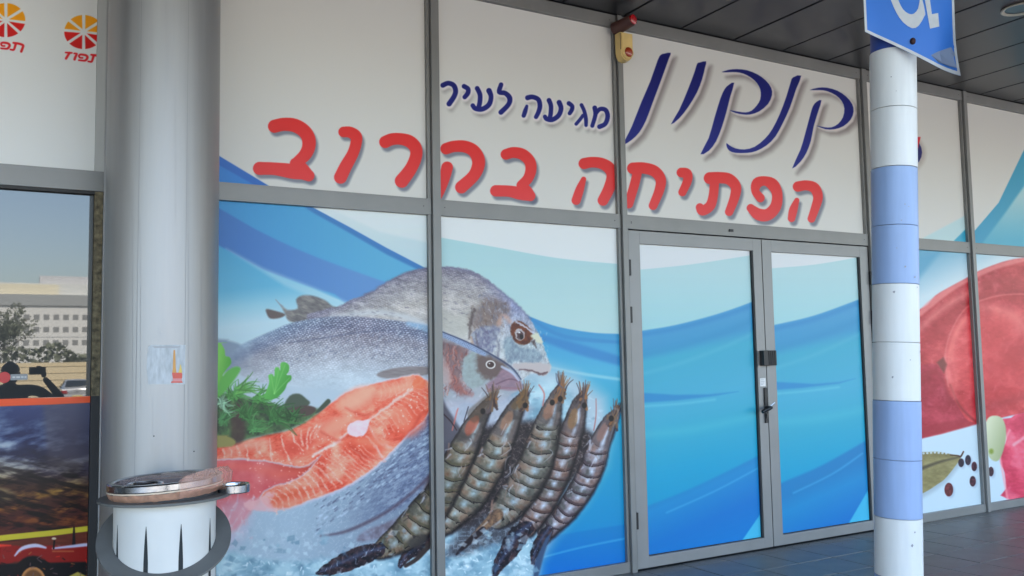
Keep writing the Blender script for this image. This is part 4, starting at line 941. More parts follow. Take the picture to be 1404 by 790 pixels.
# crumbs and grit gathered along the sills
bm = bmesh.new(); rg = random.Random(11)
for _ in range(420):
    x = rg.uniform(3.4, 9); y = 4.79-abs(rg.gauss(0, .05)) if rg.random() < .7 else rg.uniform(3, 4.78); q = rg.uniform(.0015, .006)
    vs = [bm.verts.new((x+q*math.cos(a)*rg.uniform(.6, 1.3), y+q*math.sin(a)*rg.uniform(.6, 1.3), .0015+rg.uniform(0, q*.5))) for a in (0, 1.5, 3, 4.6)]; tp = bm.verts.new((x, y, .002+q*.7))
    for k in range(4): bm.faces.new((vs[k], vs[(k+1) % 4], tp))
stuff(link('grit', bm, mat('grit', (.30, .27, .22), .9, var=.6, vscale=3)))
for (sx_, sz_) in [(m_[0]+d__, z_) for m_ in MULL[1:6] for d__ in (-.055, .085) for z_ in (TB+.05, 3.73)]:
    bm = bmesh.new(); bmesh.ops.create_cone(bm, cap_ends=True, segments=10, radius1=.004, radius2=.003, depth=.002); bmesh.ops.rotate(bm, verts=bm.verts, matrix=Matrix.Rotation(R(90), 3, 'X')); link('screw', bm, mat('screw_steel', (.10, .10, .10), .35, .8), shop, False, (sx_, 4.7972-D-(.002 if sz_ > 3 else 0), sz_))
# doors
def door(x0, x1, g0, g1, hinge_x, side):
    d = box('door', x0, g0, 4.806-D, 4.855-D, .010, 2.279, alu2, shop, .002)
    for (a, b, c, e) in ((g1, x1, .010, 2.279), (g0, g1, 2.190, 2.279), (g0, g1, .010, .083)):
        bm = bmesh.new(); bm.from_mesh(d.data); add_box(bm, a, b, 4.806-D, 4.855-D, c, e, .002); bm.to_mesh(d.data); bm.free()
    shoppane(g0, g1, .083, 2.190, None, 'door_pane', d)
    box('gasket', g1-.012, g1-.0005, 4.812-D, 4.83-D, .084, 2.189, alu_d, d)
    box('gasket', g0+.001, g1-.013, 4.822-D, 4.829-D, .084, .088, alu_d, d)
    for z in (2.02, 1.70, .33):
        bm = bmesh.new(); add_box(bm, hinge_x-.010, hinge_x+.010, 4.784-D, 4.804-D, z-.055, z+.055, .003)
        link('hinge', bm, mat('black_steel', (.015, .015, .017), .4, .3), d)
    return d
d1 = door(3.700, 4.948, 3.797, 4.862, 3.692, 0); d1['label'] = 'left leaf of the double door'
d2 = door(4.956, 6.150, 5.052, 6.052, 6.156, 1); d2['label'] = 'right leaf of the double door'
blk = MATS['black_steel']
sb('rebate', 4.9485, 4.9555, 4.84, 4.86, .01, 2.279, alu_d, None, 0)
sb('jamb', 3.6815, 3.699, 4.815, 4.86, 0, TB, alu_d, None, 0)
sb('jamb', 6.151, 6.1615, 4.815, 4.86, 0, TB, alu_d, None, 0)
sb('door_magnet', 4.62, 4.66, 4.792, 4.7995, 2.318, 2.337, blk, None, .001)
sb('screw', 3.722, 3.728, 4.7975, 4.7998, 2.325, 2.331, blk, None, 0)
# lock box, label, handle
lock = thing('door_lock', 'black ribbed lock box bridging the two door leaves', 'lock', (4.945, 4.806, 1.388))
box('lock_case', -.062, .070, -.046, -.0005, -.056, .056, blk, lock, .004)
for k in range(4): box('lock_rib', -.012+k*.020, -.002+k*.020, -.0495, -.0455, -.052, .052, alu_d, lock, .001)
box('lock_plate', -.085, -.064, -.008, -.0005, -.065, .060, mat('worn_steel', (.3, .28, .27), .35, .8), lock, .001)
lab = box('door_label', -.026, .030, -.0012, 0, -.030, .030, mat('paper', (.7, .7, .7), .7), None); lab.location = (4.905, 4.8055, 1.210)
tag(lab, 'small white paper label stuck on the door stile under the lock box', 'label')
for k, (z, wd) in enumerate(((.016, .03), (.004, .040), (-.008, .036), (-.018, .024))):
    box('print_line', -.02, -.02+wd, -.0022, -.0013, z, z+.004, mat('faded_ink', (.45, .45, .47), .8), lab)
hd = thing('lever_lock', 'black lever handle with long backplate below the white label', 'lock', (4.925, 4.806, 1.06))
box('backplate', -.014, .014, -.012, -.0005, -.150, .110, blk, hd, .003)
bm = bmesh.new(); tube(bm, [(0, -.012, -.035), (0, -.055, -.035)], .011); tube(bm, [(.005, -.055, -.035), (-.06, -.062, -.05), (-.095, -.06, -.062)], [.012, .016, .012]); link('lever', bm, blk, hd, True)
bm = bmesh.new(); tube(bm, [(-.012, -.03, -.045), (.042, -.05, .0)], .0055); link('key', bm, mat('bright_metal', (.8, .8, .8), .25, .9), hd, True)
box('cylinder_lock', -.009, .009, -.02, -.012, -.115, -.08, mat('dark_steel', (.06, .06, .06), .4, .8), hd, .002)

# =============================================================== NEIGHBOUR
nb = thing('neighbour_shopfront', 'left shop front with white logo panel, mirror-like glass and sunset poster', 'shopfront', (0, D, 0))
def nbx(name, x0, x1, y0, y1, z0, z1, m=alu, bev=.0015): return box(name, x0, x1, y0-D, y1-D, z0, z1, m, nb, bev)
nbx('transom', -6, .4328, 4.798, 4.87, 2.286, 2.387)
nbx('head_frame', -6, .4328, 4.798, 4.87, PT, WT)
nbx('glazing_bead', -6, .4328, 4.803, 4.83, 2.270, 2.2855, alu_d, 0)
nbx('sill', -6, .412, 4.80, 4.87, 0, .068)
glass = mat('dark_reflective_glass', (.040, .042, .044), .012, 0, .5, ior=1.75)
nbx('window_pane', -6, .391, GLY, GLY+.01, .06, 2.30, glass, 0)
def nfilm(name, z0, z1, x1, y, lab):
    bm = bmesh.new(); add_box(bm, -1.3, x1, y, y+.002, z0, z1)
    uvl = bm.loops.layers.uv.new('UVMap')
    for f in bm.faces:
        for l in f.loops:
            v = l.vert.co; l[uvl].uv = ((v.x-B.x0)/(B.x1-B.x0), (v.z-B.z0)/(B.z1-B.z0))
    bmesh.ops.translate(bm, verts=bm.verts, vec=(0, -D, 0))
    o = link(name, bm, filmB, nb); o['label'] = lab
nfilm('poster', .068, 1.2745, .391, GLY-.003, 'sunset poster with a red tractor under an orange stripe')
nfilm('logo_panel', 2.38, 3.69, .391, GLY, 'white panel with orange slice logos')
nbx('reveal', .392, .4325, 4.812, 4.86, 2.388, PT, mat('reveal_paint', (.45, .45, .44), .6), 0)
nbx('stone_strip', .393, .431, 4.801, 4.9, 1.275, 2.284, mat('brown_stone', (.17, .14, .085), .8, var=.75, vscale=38, bump=.8, bscale=45), 0)
nbx('dark_strip', .393, .431, 4.803, 4.9, .068, 1.274, alu_d, 0)
pier = box('wall_pier', .433, .789, 4.79, 4.95, 0, 3.77, mat('grey_cladding', (.33, .33, .33), .5, .2, var=.1), None, .002)
pier.location = (0, 0, 0); tag(pier, 'narrow grey wall pier hidden behind the round column', 'pier')
# small sticker on the glass, over the reflected head
st = thing('glass_sticker', 'round red sticker with a pale strip on the dark glass above the orange stripe', 'sticker', (.035, GLY-.0005, 1.375))
bm = bmesh.new(); bmesh.ops.create_cone(bm, cap_ends=True, segments=24, radius1=.026, radius2=.026, depth=.001)
bmesh.ops.rotate(bm, verts=bm.verts, matrix=Matrix.Rotation(R(90), 3, 'X'))
bmesh.ops.translate(bm, verts=bm.verts, vec=(-.012, -.001, 0)); link('sticker_disc', bm, mat('sticker_red', (.5, .03, .03), .5), st)
box('sticker_strip', .014, .085, -.0012, -.0002, -.014, .014, mat('sticker_grey', (.24, .25, .26), .5), st)
for k, (x, wd) in enumerate(((.022, .012), (.038, .016), (.058, .010), (.072, .008))):
    box('sticker_mark', x, x+wd, -.0020, -.0013, -.004, .004, mat('sticker_white', (.5, .5, .5), .5), st)

# =============================================================== COLUMN
CX, CY, CR = .655, 4.41, .25
def ray(px, py):
    d = np.array([fw[i]*FPX+rt[i]*(px-702)-up[i]*(py-395) for i in range(3)]); return d/np.linalg.norm(d)
def on_cyl(px, py, cx, cy, r):
    d = ray(px, py); a = d[0]**2+d[1]**2; b = -2*(d[0]*cx+d[1]*cy); c = cx*cx+cy*cy-r*r
    t = (-b-math.sqrt(max(0, b*b-4*a*c)))/(2*a); return d[0]*t, d[1]*t, CAMZ+d[2]*t
colm = mat('brushed_cladding', (.34, .337, .340), .46, .75, .5, .09, 2.2, .04, 60, stretch=(9, 9, .35))
col = thing('column', 'thick round column clad in brushed grey metal between the two shops', 'column', (CX, CY, 0))
bm = bmesh.new(); lathe(bm, [(CR, 0), (CR, .9), (CR, 3.772)], 96); link('shaft', bm, colm, col, True)
bm = bmesh.new(); lathe(bm, [(CR+.012, 0), (CR+.012, .10), (CR+.001, .102)], 96); link('base_ring', bm, alu, col, True)
az = math.atan2(-CX, -CY)
for off in (-.42, .40, 2.2):   # cladding joints
    a = math.atan2(-CY, -CX)+off; bm = bmesh.new()
    lathe(bm, [(CR+.0006, .102), (CR+.0006, 3.77)], 2, a-.003, a+.003); link('joint', bm, mat('joint_line', (.22, .22, .23), .6), col)
for (px, py) in ((211, 598), (266, 619), (168, 690)):
    x, y, z = on_cyl(px, py, CX, CY, CR); bm = bmesh.new(); bmesh.ops.create_icosphere(bm, subdivisions=1, radius=.0035)
    link('rivet', bm, blk, col, True, (x-CX, y-CY, z))
def cylpatch(pts, r, m, parent, name, n=5):
    """small flat print wrapped on the column: polygon rows given as (y, xl, xr) photo rows"""
    bm = bmesh.new(); rows = []
    for (py, xl, xr) in pts:
        rows.append([bm.verts.new(Vector(on_cyl(xl+(xr-xl)*k/n, py, CX, CY, r))-Vector((CX, CY, 0))) for k in range(n+1)])
    for a, b in zip(rows, rows[1:]):
        for k in range(n): bm.faces.new((a[k], a[k+1], b[k+1], b[k]))
    return link(name, bm, m, parent, False)
for (px, y0, y1, w_) in ((181, 250, 640, .5), (192, 290, 560, .6), (258, 210, 650, .7), (240, 60, 300, .4), (165, 60, 420, .5), (209, 540, 640, .4), (276, 330, 600, .4)):
    cylpatch([(y0, px, px+.15), (y0*.6+y1*.4, px, px+w_), (y1, px+.5, px+.7)], CR+.0006, mat('drip_stain', (.30, .30, .31), .6), col, 'drip_stain', 1)
for k in range(26):
    px, py = random.uniform(165, 275), random.uniform(240, 640)
    cylpatch([(py, px, px+.6), (py+random.uniform(1, 2), px+random.uniform(-.6, .4), px+random.uniform(.7, 1.6))], CR+.0007, MATS['drip_stain'], col, 'scuff', 1)
stk = thing('torn_sticker', 'torn pale label with a small orange tower picture on the round column', 'sticker', (CX, CY, 0))
cylpatch([(473, 207, 255), (476, 203, 254), (486, 202, 254), (505, 201, 254), (527, 203, 254)], CR+.0012, mat('old_label', (.46, .49, .52), .5, var=.22, vscale=70, stretch=(1, 1, .3)), stk, 'label_sheet', 8)
cylpatch([(475, 208, 248), (477, 212, 244)], CR+.0018, mat('label_residue', (.38, .38, .40), .7), stk, 'residue', 6)
cylpatch([(480, 238, 240), (487, 237.5, 240.5), (488, 237.5, 240.5), (504, 237, 241), (511, 236.3, 242)], CR+.0022, mat('print_ochre', (.60, .30, .08), .5), stk, 'tower_print')
cylpatch([(500, 247, 248), (506, 246, 249), (511, 244.5, 250)], CR+.0022, mat('print_yellow', (.68, .50, .12), .5), stk, 'spire_print')
cylpatch([(511, 236, 249), (513, 236, 250), (519, 237, 249.5)], CR+.0023, mat('print_red', (.60, .10, .07), .5), stk, 'roof_print')
cylpatch([(519, 237, 249), (524, 236.5, 249.5)], CR+.0023, mat('print_pink', (.62, .25, .25), .5), stk, 'house_print')
cylpatch([(523, 235, 250), (525, 234.5, 250.5)], CR+.0026, MATS['print_red'], stk, 'ground_print')

# =============================================================== LITTER BIN
BX, BY = .588, 3.805
binn = thing('litter_bin', 'white drum litter bin with grey collar rings and chrome rim before the column', 'litter bin', (BX, BY, 0))
fwd = Vector((-BX, -BY, 0)).normalized(); fa = math.atan2(fwd.y, fwd.x)
wht = mat('white_enamel', (.66, .655, .63), .38, 0, .5, .06, 5, .02)
gry = mat('grey_enamel', (.135, .135, .13), .55, 0, .4, .15, 8, .15, 150)
chrome = mat('chrome', (.62, .62, .63), .16, 1, .5, .25, 14, .10, 25)
bm = bmesh.new(); lathe(bm, [(.172, .02), (.188, .03), (.19, .06), (.19, .893)], 72); link('drum', bm, wht, binn, True)
bm = bmesh.new(); lathe(bm, [(.15, 0), (.15, .05)], 40, cap=True); link('foot', bm, gry, binn, True)
for da in (-.36, .30, 1.04, 1.75, -1.1, -1.8, 2.6, -2.6):
    a = fa+da; bm = bmesh.new(); rows = []
    for (z, h) in ((.815, .0008), (.79, .003), (.74, .006), (.68, .0085), (.60, .009), (.40, .009), (.36, .003)):
        rows.append([bm.verts.new((.1908*math.cos(a+s*h/.19), .1908*math.sin(a+s*h/.19), z)) for s in (-1, 0, 1)])
    for A_r, B_r in zip(rows, rows[1:]):
        for k in range(2): bm.faces.new((A_r[k], A_r[k+1], B_r[k+1], B_r[k]))
    link('slot', bm, mat('slot_dark', (.02, .025, .028), .8), binn)
def annulus(name, ri, ro, zf, th, m, parent, seg=72):
    bm = bmesh.new(); V = []
    for i in range(seg):
        a = 2*math.pi*i/seg; row = []
        for (r, dz) in ((ri, 0), (ro, 0), (ro, -th), (ri, -th)):
            x, y = r*math.cos(a), r*math.sin(a); row.append(bm.verts.new((x, y, zf(x, y)+dz)))
        V.append(row)
    for i in range(seg):
        a, b = V[i], V[(i+1) % seg]
        for k in range(4): bm.faces.new((a[k], a[(k+1) % 4], b[(k+1) % 4], b[k]))
    return link(name, bm, m, parent, True)
annulus('collar', .150, .249, lambda x, y: .903, .010, gry, binn)
annulus('tilted_ring', .1915, .250, lambda x, y: .743-.54*(x*fwd.x+y*fwd.y), .008, gry, binn)
sidev = Vector((-fwd.y, fwd.x, 0))     # screen-left/right direction
if sidev.x < 0: sidev = -sidev
tilt = lambda x, y: .045*(x*sidev.x+y*sidev.y)
def rimring(name, prof, m, seg=80):
    bm = bmesh.new(); V = []
    for i in range(seg):
        a = 2*math.pi*i/seg; row = []
        for (r, z) in prof:
            x, y = r*math.cos(a), r*math.sin(a); row.append(bm.verts.new((x, y, z+tilt(x, y))))
        V.append(row)
    n = len(prof)
    for i in range(seg):
        a, b = V[i], V[(i+1) % seg]
        for k in range(n-1 if name == 'liner_band' else n): bm.faces.new((a[k], a[(k+1) % n], b[(k+1) % n], b[k]))
    return link(name, bm, m, binn, True)
rimring('rim', [(.212, .944), (.216, .947), (.216, .968), (.212, .973), (.196, .973), (.190, .969), (.190, .950), (.196, .946)], chrome)
bm = bmesh.new(); c = (-.02*fwd.x*0-.075*sidev.x+.05*fwd.x, -.075*sidev.y+.05*fwd.y, .955)
tube(bm, [(c[0]+.062*math.cos(t), c[1]+.062*math.sin(t), c[2]) for t in np.linspace(0, 2*math.pi, 33)[:-1]], .008, 8, True); link('inner_ring', bm, chrome, binn, True)
bm = bmesh.new(); lathe(bm, [(.0, .80), (.15, .80), (.189, .90), (.189, .945)], 48); link('inside_wall', bm, mat('bin_inside', (.05, .05, .055), .6), binn, True)
# ash ring on the side
o_ = sidev*.258+fwd*.03
bm = bmesh.new(); n = 40; V = []
for i in range(n):
    t = 2*math.pi*i/n
    e = lambda a, b: o_+sidev*(a*math.cos(t))+fwd*(b*math.sin(t))
    row = []
    for (a, b, z) in ((.060, .062, .900), (.063, .065, .904), (.063, .065, .931), (.060, .062, .935), (.050, .050, .935), (.048, .048, .931), (.048, .048, .900)):
        p = e(a, b); row.append(bm.verts.new((p.x, p.y, z)))
    V.append(row)
for i in range(n):
    a, b = V[i], V[(i+1) % n]
    for k in range(7): bm.faces.new((a[k], a[(k+1) % 7], b[(k+1) % 7], b[k]))
ash = link('ash_ring', bm, chrome, binn, True)
bm = bmesh.new(); vs = [bm.verts.new((o_.x+sidev.x*.049*math.cos(t)+fwd.x*.049*math.sin(t), o_.y+sidev.y*.049*math.cos(t)+fwd.y*.049*math.sin(t), .911)) for t in np.linspace(0, 2*math.pi, 25)[:-1]]; bm.faces.new(vs)
link('ash_tray', bm, mat('ash', (.03, .03, .03), .9), binn)
# the bag stretched over the rim
bagm = bpy.data.materials.new('bag_film'); bagm.use_nodes = True; b_ = bagm.node_tree.nodes['Principled BSDF']
b_.inputs['Base Color'].default_value = (.92, .50, .33, 1); b_.inputs['Roughness'].default_value = .3; b_.inputs['Alpha'].default_value = .80
n_ = bagm.node_tree.nodes.new('ShaderNodeTexNoise'); n_.inputs['Scale'].default_value = 30; n_.inputs['Detail'].default_value = 3
mp_ = bagm.node_tree.nodes.new('ShaderNodeMapRange'); mp_.inputs['To Min'].default_value = .15; mp_.inputs['To Max'].default_value = .85
tc_ = bagm.node_tree.nodes.new('ShaderNodeTexCoord')
bagm.node_tree.links.new(tc_.outputs['Object'], n_.inputs['Vector']); bagm.node_tree.links.new(n_.outputs[0], mp_.inputs[0]); bagm.node_tree.links.new(mp_.outputs[0], b_.inputs['Alpha'])
bagm2 = mat('bag_hem', (.74, .60, .46), .4)
bag = thing('bin_bag', 'crumpled peach plastic bag lining the bin and folded over its right side', 'bag', (BX, BY, 0))
def bagsheet(name, prof, a0, a1, seg, m, wr=.003):
    bm = bmesh.new(); V = []; rb = random.Random(len(name)*7+seg)
    ph = [rb.uniform(0, 6.28) for _ in range(8)]
    for i in range(seg+1):
        a = a0+(a1-a0)*i/seg; t = i/seg; row = []
        for j, (r, z) in enumerate(prof(t)):
            w_ = wr*(math.sin(a*17+ph[0]+j)+.7*math.sin(a*29+ph[1]+j*1.7)+.5*math.sin(a*51+ph[2]-j))
            x, y = (r+w_)*math.cos(a), (r+w_)*math.sin(a); row.append(bm.verts.new((x, y, z+w_*.6+tilt(x, y))))
        V.append(row)
    for a, b in zip(V, V[1:]):
        for k in range(len(a)-1): bm.faces.new((a[k], a[k+1], b[k+1], b[k]))
    return link(name, bm, m, bag, True)
tau = 2*math.pi
flm = mat('flap_film', (.80, .46, .36), .3, alpha=.36)
linm = mat('liner_film', (.55, .40, .36), .35, alpha=.40)
bagsheet("folded_edge", lambda t: [(.2175, .944), (.2165, .938)], 0, tau, 120, bagm2, .0006)
bagsheet('folded_band', lambda t: [(.2165, .937), (.2125, .925), (.205, .914), (.200, .9085)], 0, tau, 150, bagm, .0018)
bagsheet('liner', lambda t: [(.188, .966), (.165, .945), (.14, .90), (.10, .84), (.0, .82)], 0, tau, 120, linm, .003)
sa = math.atan2(sidev.y, sidev.x)
def flap(t):
    k = math.sin(math.pi*min(1, max(0, t)))**.7
    k2 = k*(.4+1.2*t)
    return [(.180, .955+.014*k2), (.200, .975+.022*k2), (.220+.012*k, .980+.026*k2), (.226+.032*k, .962+.020*k2), (.226+.026*k, .936), (.212, .912)]
sgn = 1 if (math.cos(sa)*fwd.y-math.sin(sa)*fwd.x) < 0 else -1
bagsheet('flap', flap, sa+sgn*.30, sa-sgn*1.35, 90, flm, .0026)

# =============================================================== BOLLARD AND SIGN
b0 = Vector((3.269, 2.505, 0)); b1 = Vector((3.370, 2.453, 2.703)); ax = (b1-b0).normalized()
def pyy(p):
    v = [p[0], p[1], p[2]-CAMZ]; dd = sum(v[i]*fw[i] for i in range(3)); return 395-FPX*sum(v[i]*up[i] for i in range(3))/dd
def s_at(py):
    lo, hi = -1., 4.
    for _ in range(40):
        m_ = (lo+hi)/2
        if pyy(b0+ax*m_) > py: lo = m_
        else: hi = m_
    return lo
bol = thing('marker_post', 'leaning round post banded white and pale blue in front of the shop', 'post', b0)
bol.rotation_mode = 'QUATERNION'; bol.rotation_quaternion = ax.to_track_quat('Z', 'Y')
wp = mat('white_sleeve', (.68, .69, .68), .45, 0, .5, .06, 3, .03, stretch=(9, 9, 1)); bp_ = mat('pale_blue_sleeve', (.27, .385, .62), .45, 0, .5, .08, 3, .03, stretch=(9, 9, 1))
ys = [74, 153, 233, 312, 391, 470, 549, 629, 708, 788]; cs = 'wwbbwwbbw'
ss = [s_at(y) for y in ys]; seg = ss[-2]-ss[-1]
while ss[-1] > .03: ss.append(max(0, ss[-1]-seg)); cs += 'wwbbww'[len(cs) % 6]
BR = .0945
for i in range(len(ss)-1):
    z1, z0 = ss[i], ss[i+1]
    r = BR+random.uniform(-.0008, .0012)
    bm = bmesh.new(); lathe(bm, [(r-.003, z0+.0006), (r, z0+.002), (r, z1-.002), (r-.003, z1-.0006)], 56, cap=False)
    link('sleeve', bm, wp if cs[i] == 'w' else bp_, bol, True)
bm = bmesh.new(); lathe(bm, [(BR-.006, 0), (BR-.006, ss[0]+.001)], 40); link('core', bm, mat('core_grey', (.32, .32, .32), .8), bol, True)
bm = bmesh.new(); lathe(bm, [(BR-.003, ss[0]+.001), (BR-.003, 3.45)], 48); link('blue_sleeve', bm, mat('shaded_blue_paint', (.03, .075, .33), .4), bol, True)  # blue post top, with the shadow under the sign darkened into its colour
for k in range(30):
    a = math.atan2(-2.5, -3.27)+random.uniform(-1.3, 1.3); z = random.uniform(.5, 2.6); q = random.uniform(.002, .006); bm = bmesh.new()
    vs = [bm.verts.new(((BR+.0018)*math.cos(a+dx*q/BR), (BR+.0018)*math.sin(a+dx*q/BR), z+dz*q*random.uniform(.4, 1.6))) for dx, dz in ((-1, -.3), (.2, -1), (1, .2), (0, 1))]
    bm.faces.new(vs); link('scuff', bm, mat('scuff_grey', (.30, .30, .32), .7), bol)
# sign plate
sgn_t = thing('disabled_parking_sign', 'blue wheelchair parking sign with white edge fixed to the top of the post', 'sign', (0, 0, 0))
nz = Vector((-math.sin(R(53)), -math.cos(R(53)), 0)); P0 = b1+nz*.115
sgn_t.location = P0
def on_sign(px, py, lift=0):
    d = Vector(ray(px, py)); o = Vector((0, 0, CAMZ)); t = (P0-o).dot(nz)/d.dot(nz); p = o+d*t
    k = max(0, (px-1283)/33)**2*max(0, min(1, (py+10)/90)); k2 = max(0, (1200-px)/16)*max(0, min(1, (py+20)/60))
    return p+nz*(lift+.05*k+.008*k2)-P0
def signpoly(name, rowsf, m, l0, l1, nrow=18, ncol=16):
    bm = bmesh.new(); G0 = []; G1 = []
    for i in range(nrow+1):
        pts = [rowsf(i/nrow, j/ncol) for j in range(ncol+1)]
        G0.append([bm.verts.new(on_sign(x, y, l0)) for x, y in pts]); G1.append([bm.verts.new(on_sign(x, y, l1)) for x, y in pts])
    for i in range(nrow):
        for j in range(ncol):
            bm.faces.new((G1[i][j], G1[i][j+1], G1[i+1][j+1], G1[i+1][j])); bm.faces.new((G0[i][j], G0[i+1][j], G0[i+1][j+1], G0[i][j+1]))
    for i in range(nrow):
        for j in (0, ncol): bm.faces.new((G0[i][j], G0[i+1][j], G1[i+1][j], G1[i][j]))
    for j in range(ncol):
        for i in (0, nrow): bm.faces.new((G0[i][j], G0[i][j+1], G1[i][j+1], G1[i][j]))
    return link(name, bm, m, sgn_t, True)
Ls = [(1181, -118), (1184, 0), (1186, 44.5)]; Rs = [(1306, -108), (1308.5, 20), (1309.5, 58), (1312, 84), (1316, 109)]
def along(P, t):
    d = [0]
    for a, b in zip(P, P[1:]): d.append(d[-1]+math.dist(a, b))
    t *= d[-1]
    for i in range(len(P)-1):
        if t <= d[i+1]+1e-9:
            k = (t-d[i])/(d[i+1]-d[i]); return (P[i][0]+(P[i+1][0]-P[i][0])*k, P[i][1]+(P[i+1][1]-P[i][1])*k)
def rowp(u, v):
    a = along(Ls, u); b = along(Rs, u); sag = 2.2*math.sin(math.pi*v)*u
    return (a[0]+(b[0]-a[0])*v, a[1]+(b[1]-a[1])*v-sag)
def inset(k0, k1):
    def f(u, v):
        return rowp(k0[0]+(k0[1]-k0[0])*u, k1[0]+(k1[1]-k1[0])*v)
    return f
sgm = mat('sign_blue', (.045, .20, .68), .32, 0, .5, .06, 4)
swm = mat('sign_white', (.62, .64, .66), .4, 0, .5, .08, 20)
signpoly('sign_plate', rowp, sgm, 0, .003)
signpoly('white_edge', inset((0, 1), (0, .026)), swm, .0031, .0042, 24, 1)
signpoly('white_edge', inset((0, 1), (.974, 1)), swm, .0031, .0042, 24, 1)
signpoly('white_edge', inset((.975, 1), (.0262, .9738)), swm, .0031, .0042, 1, 24)
signpoly('white_edge', inset((0, .022), (.0262, .9738)), swm, .0031, .0042, 1, 24)
def flatsign(name, P, m, l0, l1):
    P = smooth(P, True, 2) if len(P) > 8 else P
    bm = bmesh.new(); a = [bm.verts.new(on_sign(p[0], p[1], l1)) for p in P]; b = [bm.verts.new(on_sign(p[0], p[1], l0)) for p in P]
    bm.faces.new(a); bm.faces.new(b[::-1])
    for i in range(len(a)): bm.faces.new((a[i-1], b[i-1], b[i], a[i]))
    return link(name, bm, m, sgn_t)
zz = lambda pts: Z(1170, 0, 6.58, pts)
flatsign('wheel_symbol', zz([(300, -150), (318, -60), (345, 20), (390, 120), (450, 205), (530, 258), (590, 235), (640, 150), (648, 120), (622, 0), (600, 0), (585, 80), (545, 128), (500, 128), (450, 90), (412, 20), (385, -60), (372, -160)]), swm, .0031, .0045)
flatsign('figure_symbol', zz([(645, 0), (692, 262), (775, 243), (765, 122), (708, 132)]), swm, .0031, .0045)
flatsign('figure_symbol', zz([(645, -1), (708, 131), (690, -1), (680, -110), (520, -120), (500, -290), (420, -280), (450, -50), (625, -40)][:7]), swm, .0031, .0045)
bm = bmesh.new(); bmesh.ops.create_uvsphere(bm, u_segments=16, v_segments=8, radius=.012); bmesh.ops.scale(bm, verts=bm.verts, vec=(1, 1, 1.25))
link('bolt', bm, mat('rusty_bolt', (.05, .02, .02), .6, .4), sgn_t, True, on_sign(1251.5, 57, .004))
signstain = flatsign('stain', zz([(700, 500), (760, 470), (830, 450), (880, 440), (915, 520), (930, 640), (860, 610), (760, 560)]), mat('sign_stain', (.22, .28, .42), .6), .0031, .0036)
bm = bmesh.new(); add_box(bm, -.03, .03, -.0, .11, -.02, .02)
q = on_sign(1251.5, 57, -.001); br = link('bracket', bm, alu, sgn_t, False, q); br.rotation_euler = (0, 0, math.atan2(-nz.y, -nz.x)-math.pi/2)

# =============================================================== ALARM SIREN AND BEACON
sir = thing('alarm_siren', 'cream alarm siren box with round orange lens on the mullion beside the doors', 'siren', (3.672, 4.7815, 3.532)); sir.scale = (1.28, 1.28, 1.32)
cream = mat('cream_plastic', (.70, .50, .19), .45, 0, .5, .12, 12, .05)
bm = bmesh.new(); prof = [(-.040, .072), (.040, .072), (.040, -.030), (.032, -.055), (.016, -.070), (-.004, -.074), (-.022, -.068), (-.036, -.050), (-.040, -.028)]
f_ = [bm.verts.new((x, -.050, z)) for x, z in prof]; b_v = [bm.verts.new((x*1.06, 0, z*1.03)) for x, z in prof]
bm.faces.new(f_); bm.faces.new(b_v)
for i in range(len(prof)): bm.faces.new((f_[i-1], f_[i], b_v[i], b_v[i-1]))
bmesh.ops.bevel(bm, geom=[e for e in bm.edges if all(abs(v.co.y+.05) < .001 for v in e.verts)], offset=.006, segments=3, affect='EDGES'); link('case', bm, cream, sir, True)
bm = bmesh.new(); bmesh.ops.create_uvsphere(bm, u_segments=24, v_segments=12, radius=.027); bmesh.ops.scale(bm, verts=bm.verts, vec=(1, .55, 1))
link('lens', bm, mat('orange_lens', (.34, .045, .015), .18, 0, .6, coat=.4), sir, True, (.006, -.050, -.030))
bm = bmesh.new(); tube(bm, [(.006+.029*math.cos(t), -.051, -.030+.029*math.sin(t)) for t in np.linspace(0, tau, 25)[:-1]], .0035, 8, True); link('lens_ring', bm, cream, sir, True)
bm = bmesh.new(); tube(bm, [(-.02, -.008, .070), (-.026, -.006, .12), (-.035, -.010, .16), (-.03, -.004, .18)], .0035, 8); link('cable', bm, MATS['black_steel'], sir, True)
box('case_seam', -.0405, -.0385, -.046, -.004, -.02, .068, mat('seam_brown', (.25, .17, .07), .6), sir)
bec = thing('red_beacon', 'small round red lamp on a brown bracket just above the alarm siren', 'beacon', (3.652, 4.765, 3.690))
d_ = Vector((.25, -1, .02)).normalized()
bm = bmesh.new(); tube(bm, [(-.03, .02, -.02), tuple(Vector((-.03, .0, -.02))+d_*.04), tuple(Vector((-.01, -.03, 0))+d_*.09)], [.045, .044, .040], 20); link('bracket', bm, mat('brown_plastic', (.075, .03, .025), .5), bec, True)
bm = bmesh.new(); q0 = Vector((-.01, -.03, 0))+d_*.088; tube(bm, [tuple(q0), tuple(q0+d_*.018), tuple(q0+d_*.026)], [.034, .034, .022], 24); link('lamp_lens', bm, mat('red_lens', (.42, .01, .015), .2, 0, .6, coat=.5), bec, True)
# ceiling downlight
dl = thing('ceiling_downlight', 'round unlit downlight with a pale trim ring set in the dark canopy', 'downlight', (6.07, 3.40, 3.773))
bm = bmesh.new(); lathe(bm, [(.098, -.001), (.118, -.004), (.122, -.012), (.112, -.014), (.096, -.006)], 40); link('trim_ring', bm, mat('trim_cream', (.55, .52, .42), .4), dl, True)
bm = bmesh.new(); lathe(bm, [(.0, -.003), (.097, -.003)], 40); link('lens', bm, mat('frosted_glass', (.10, .13, .14), .25), dl)

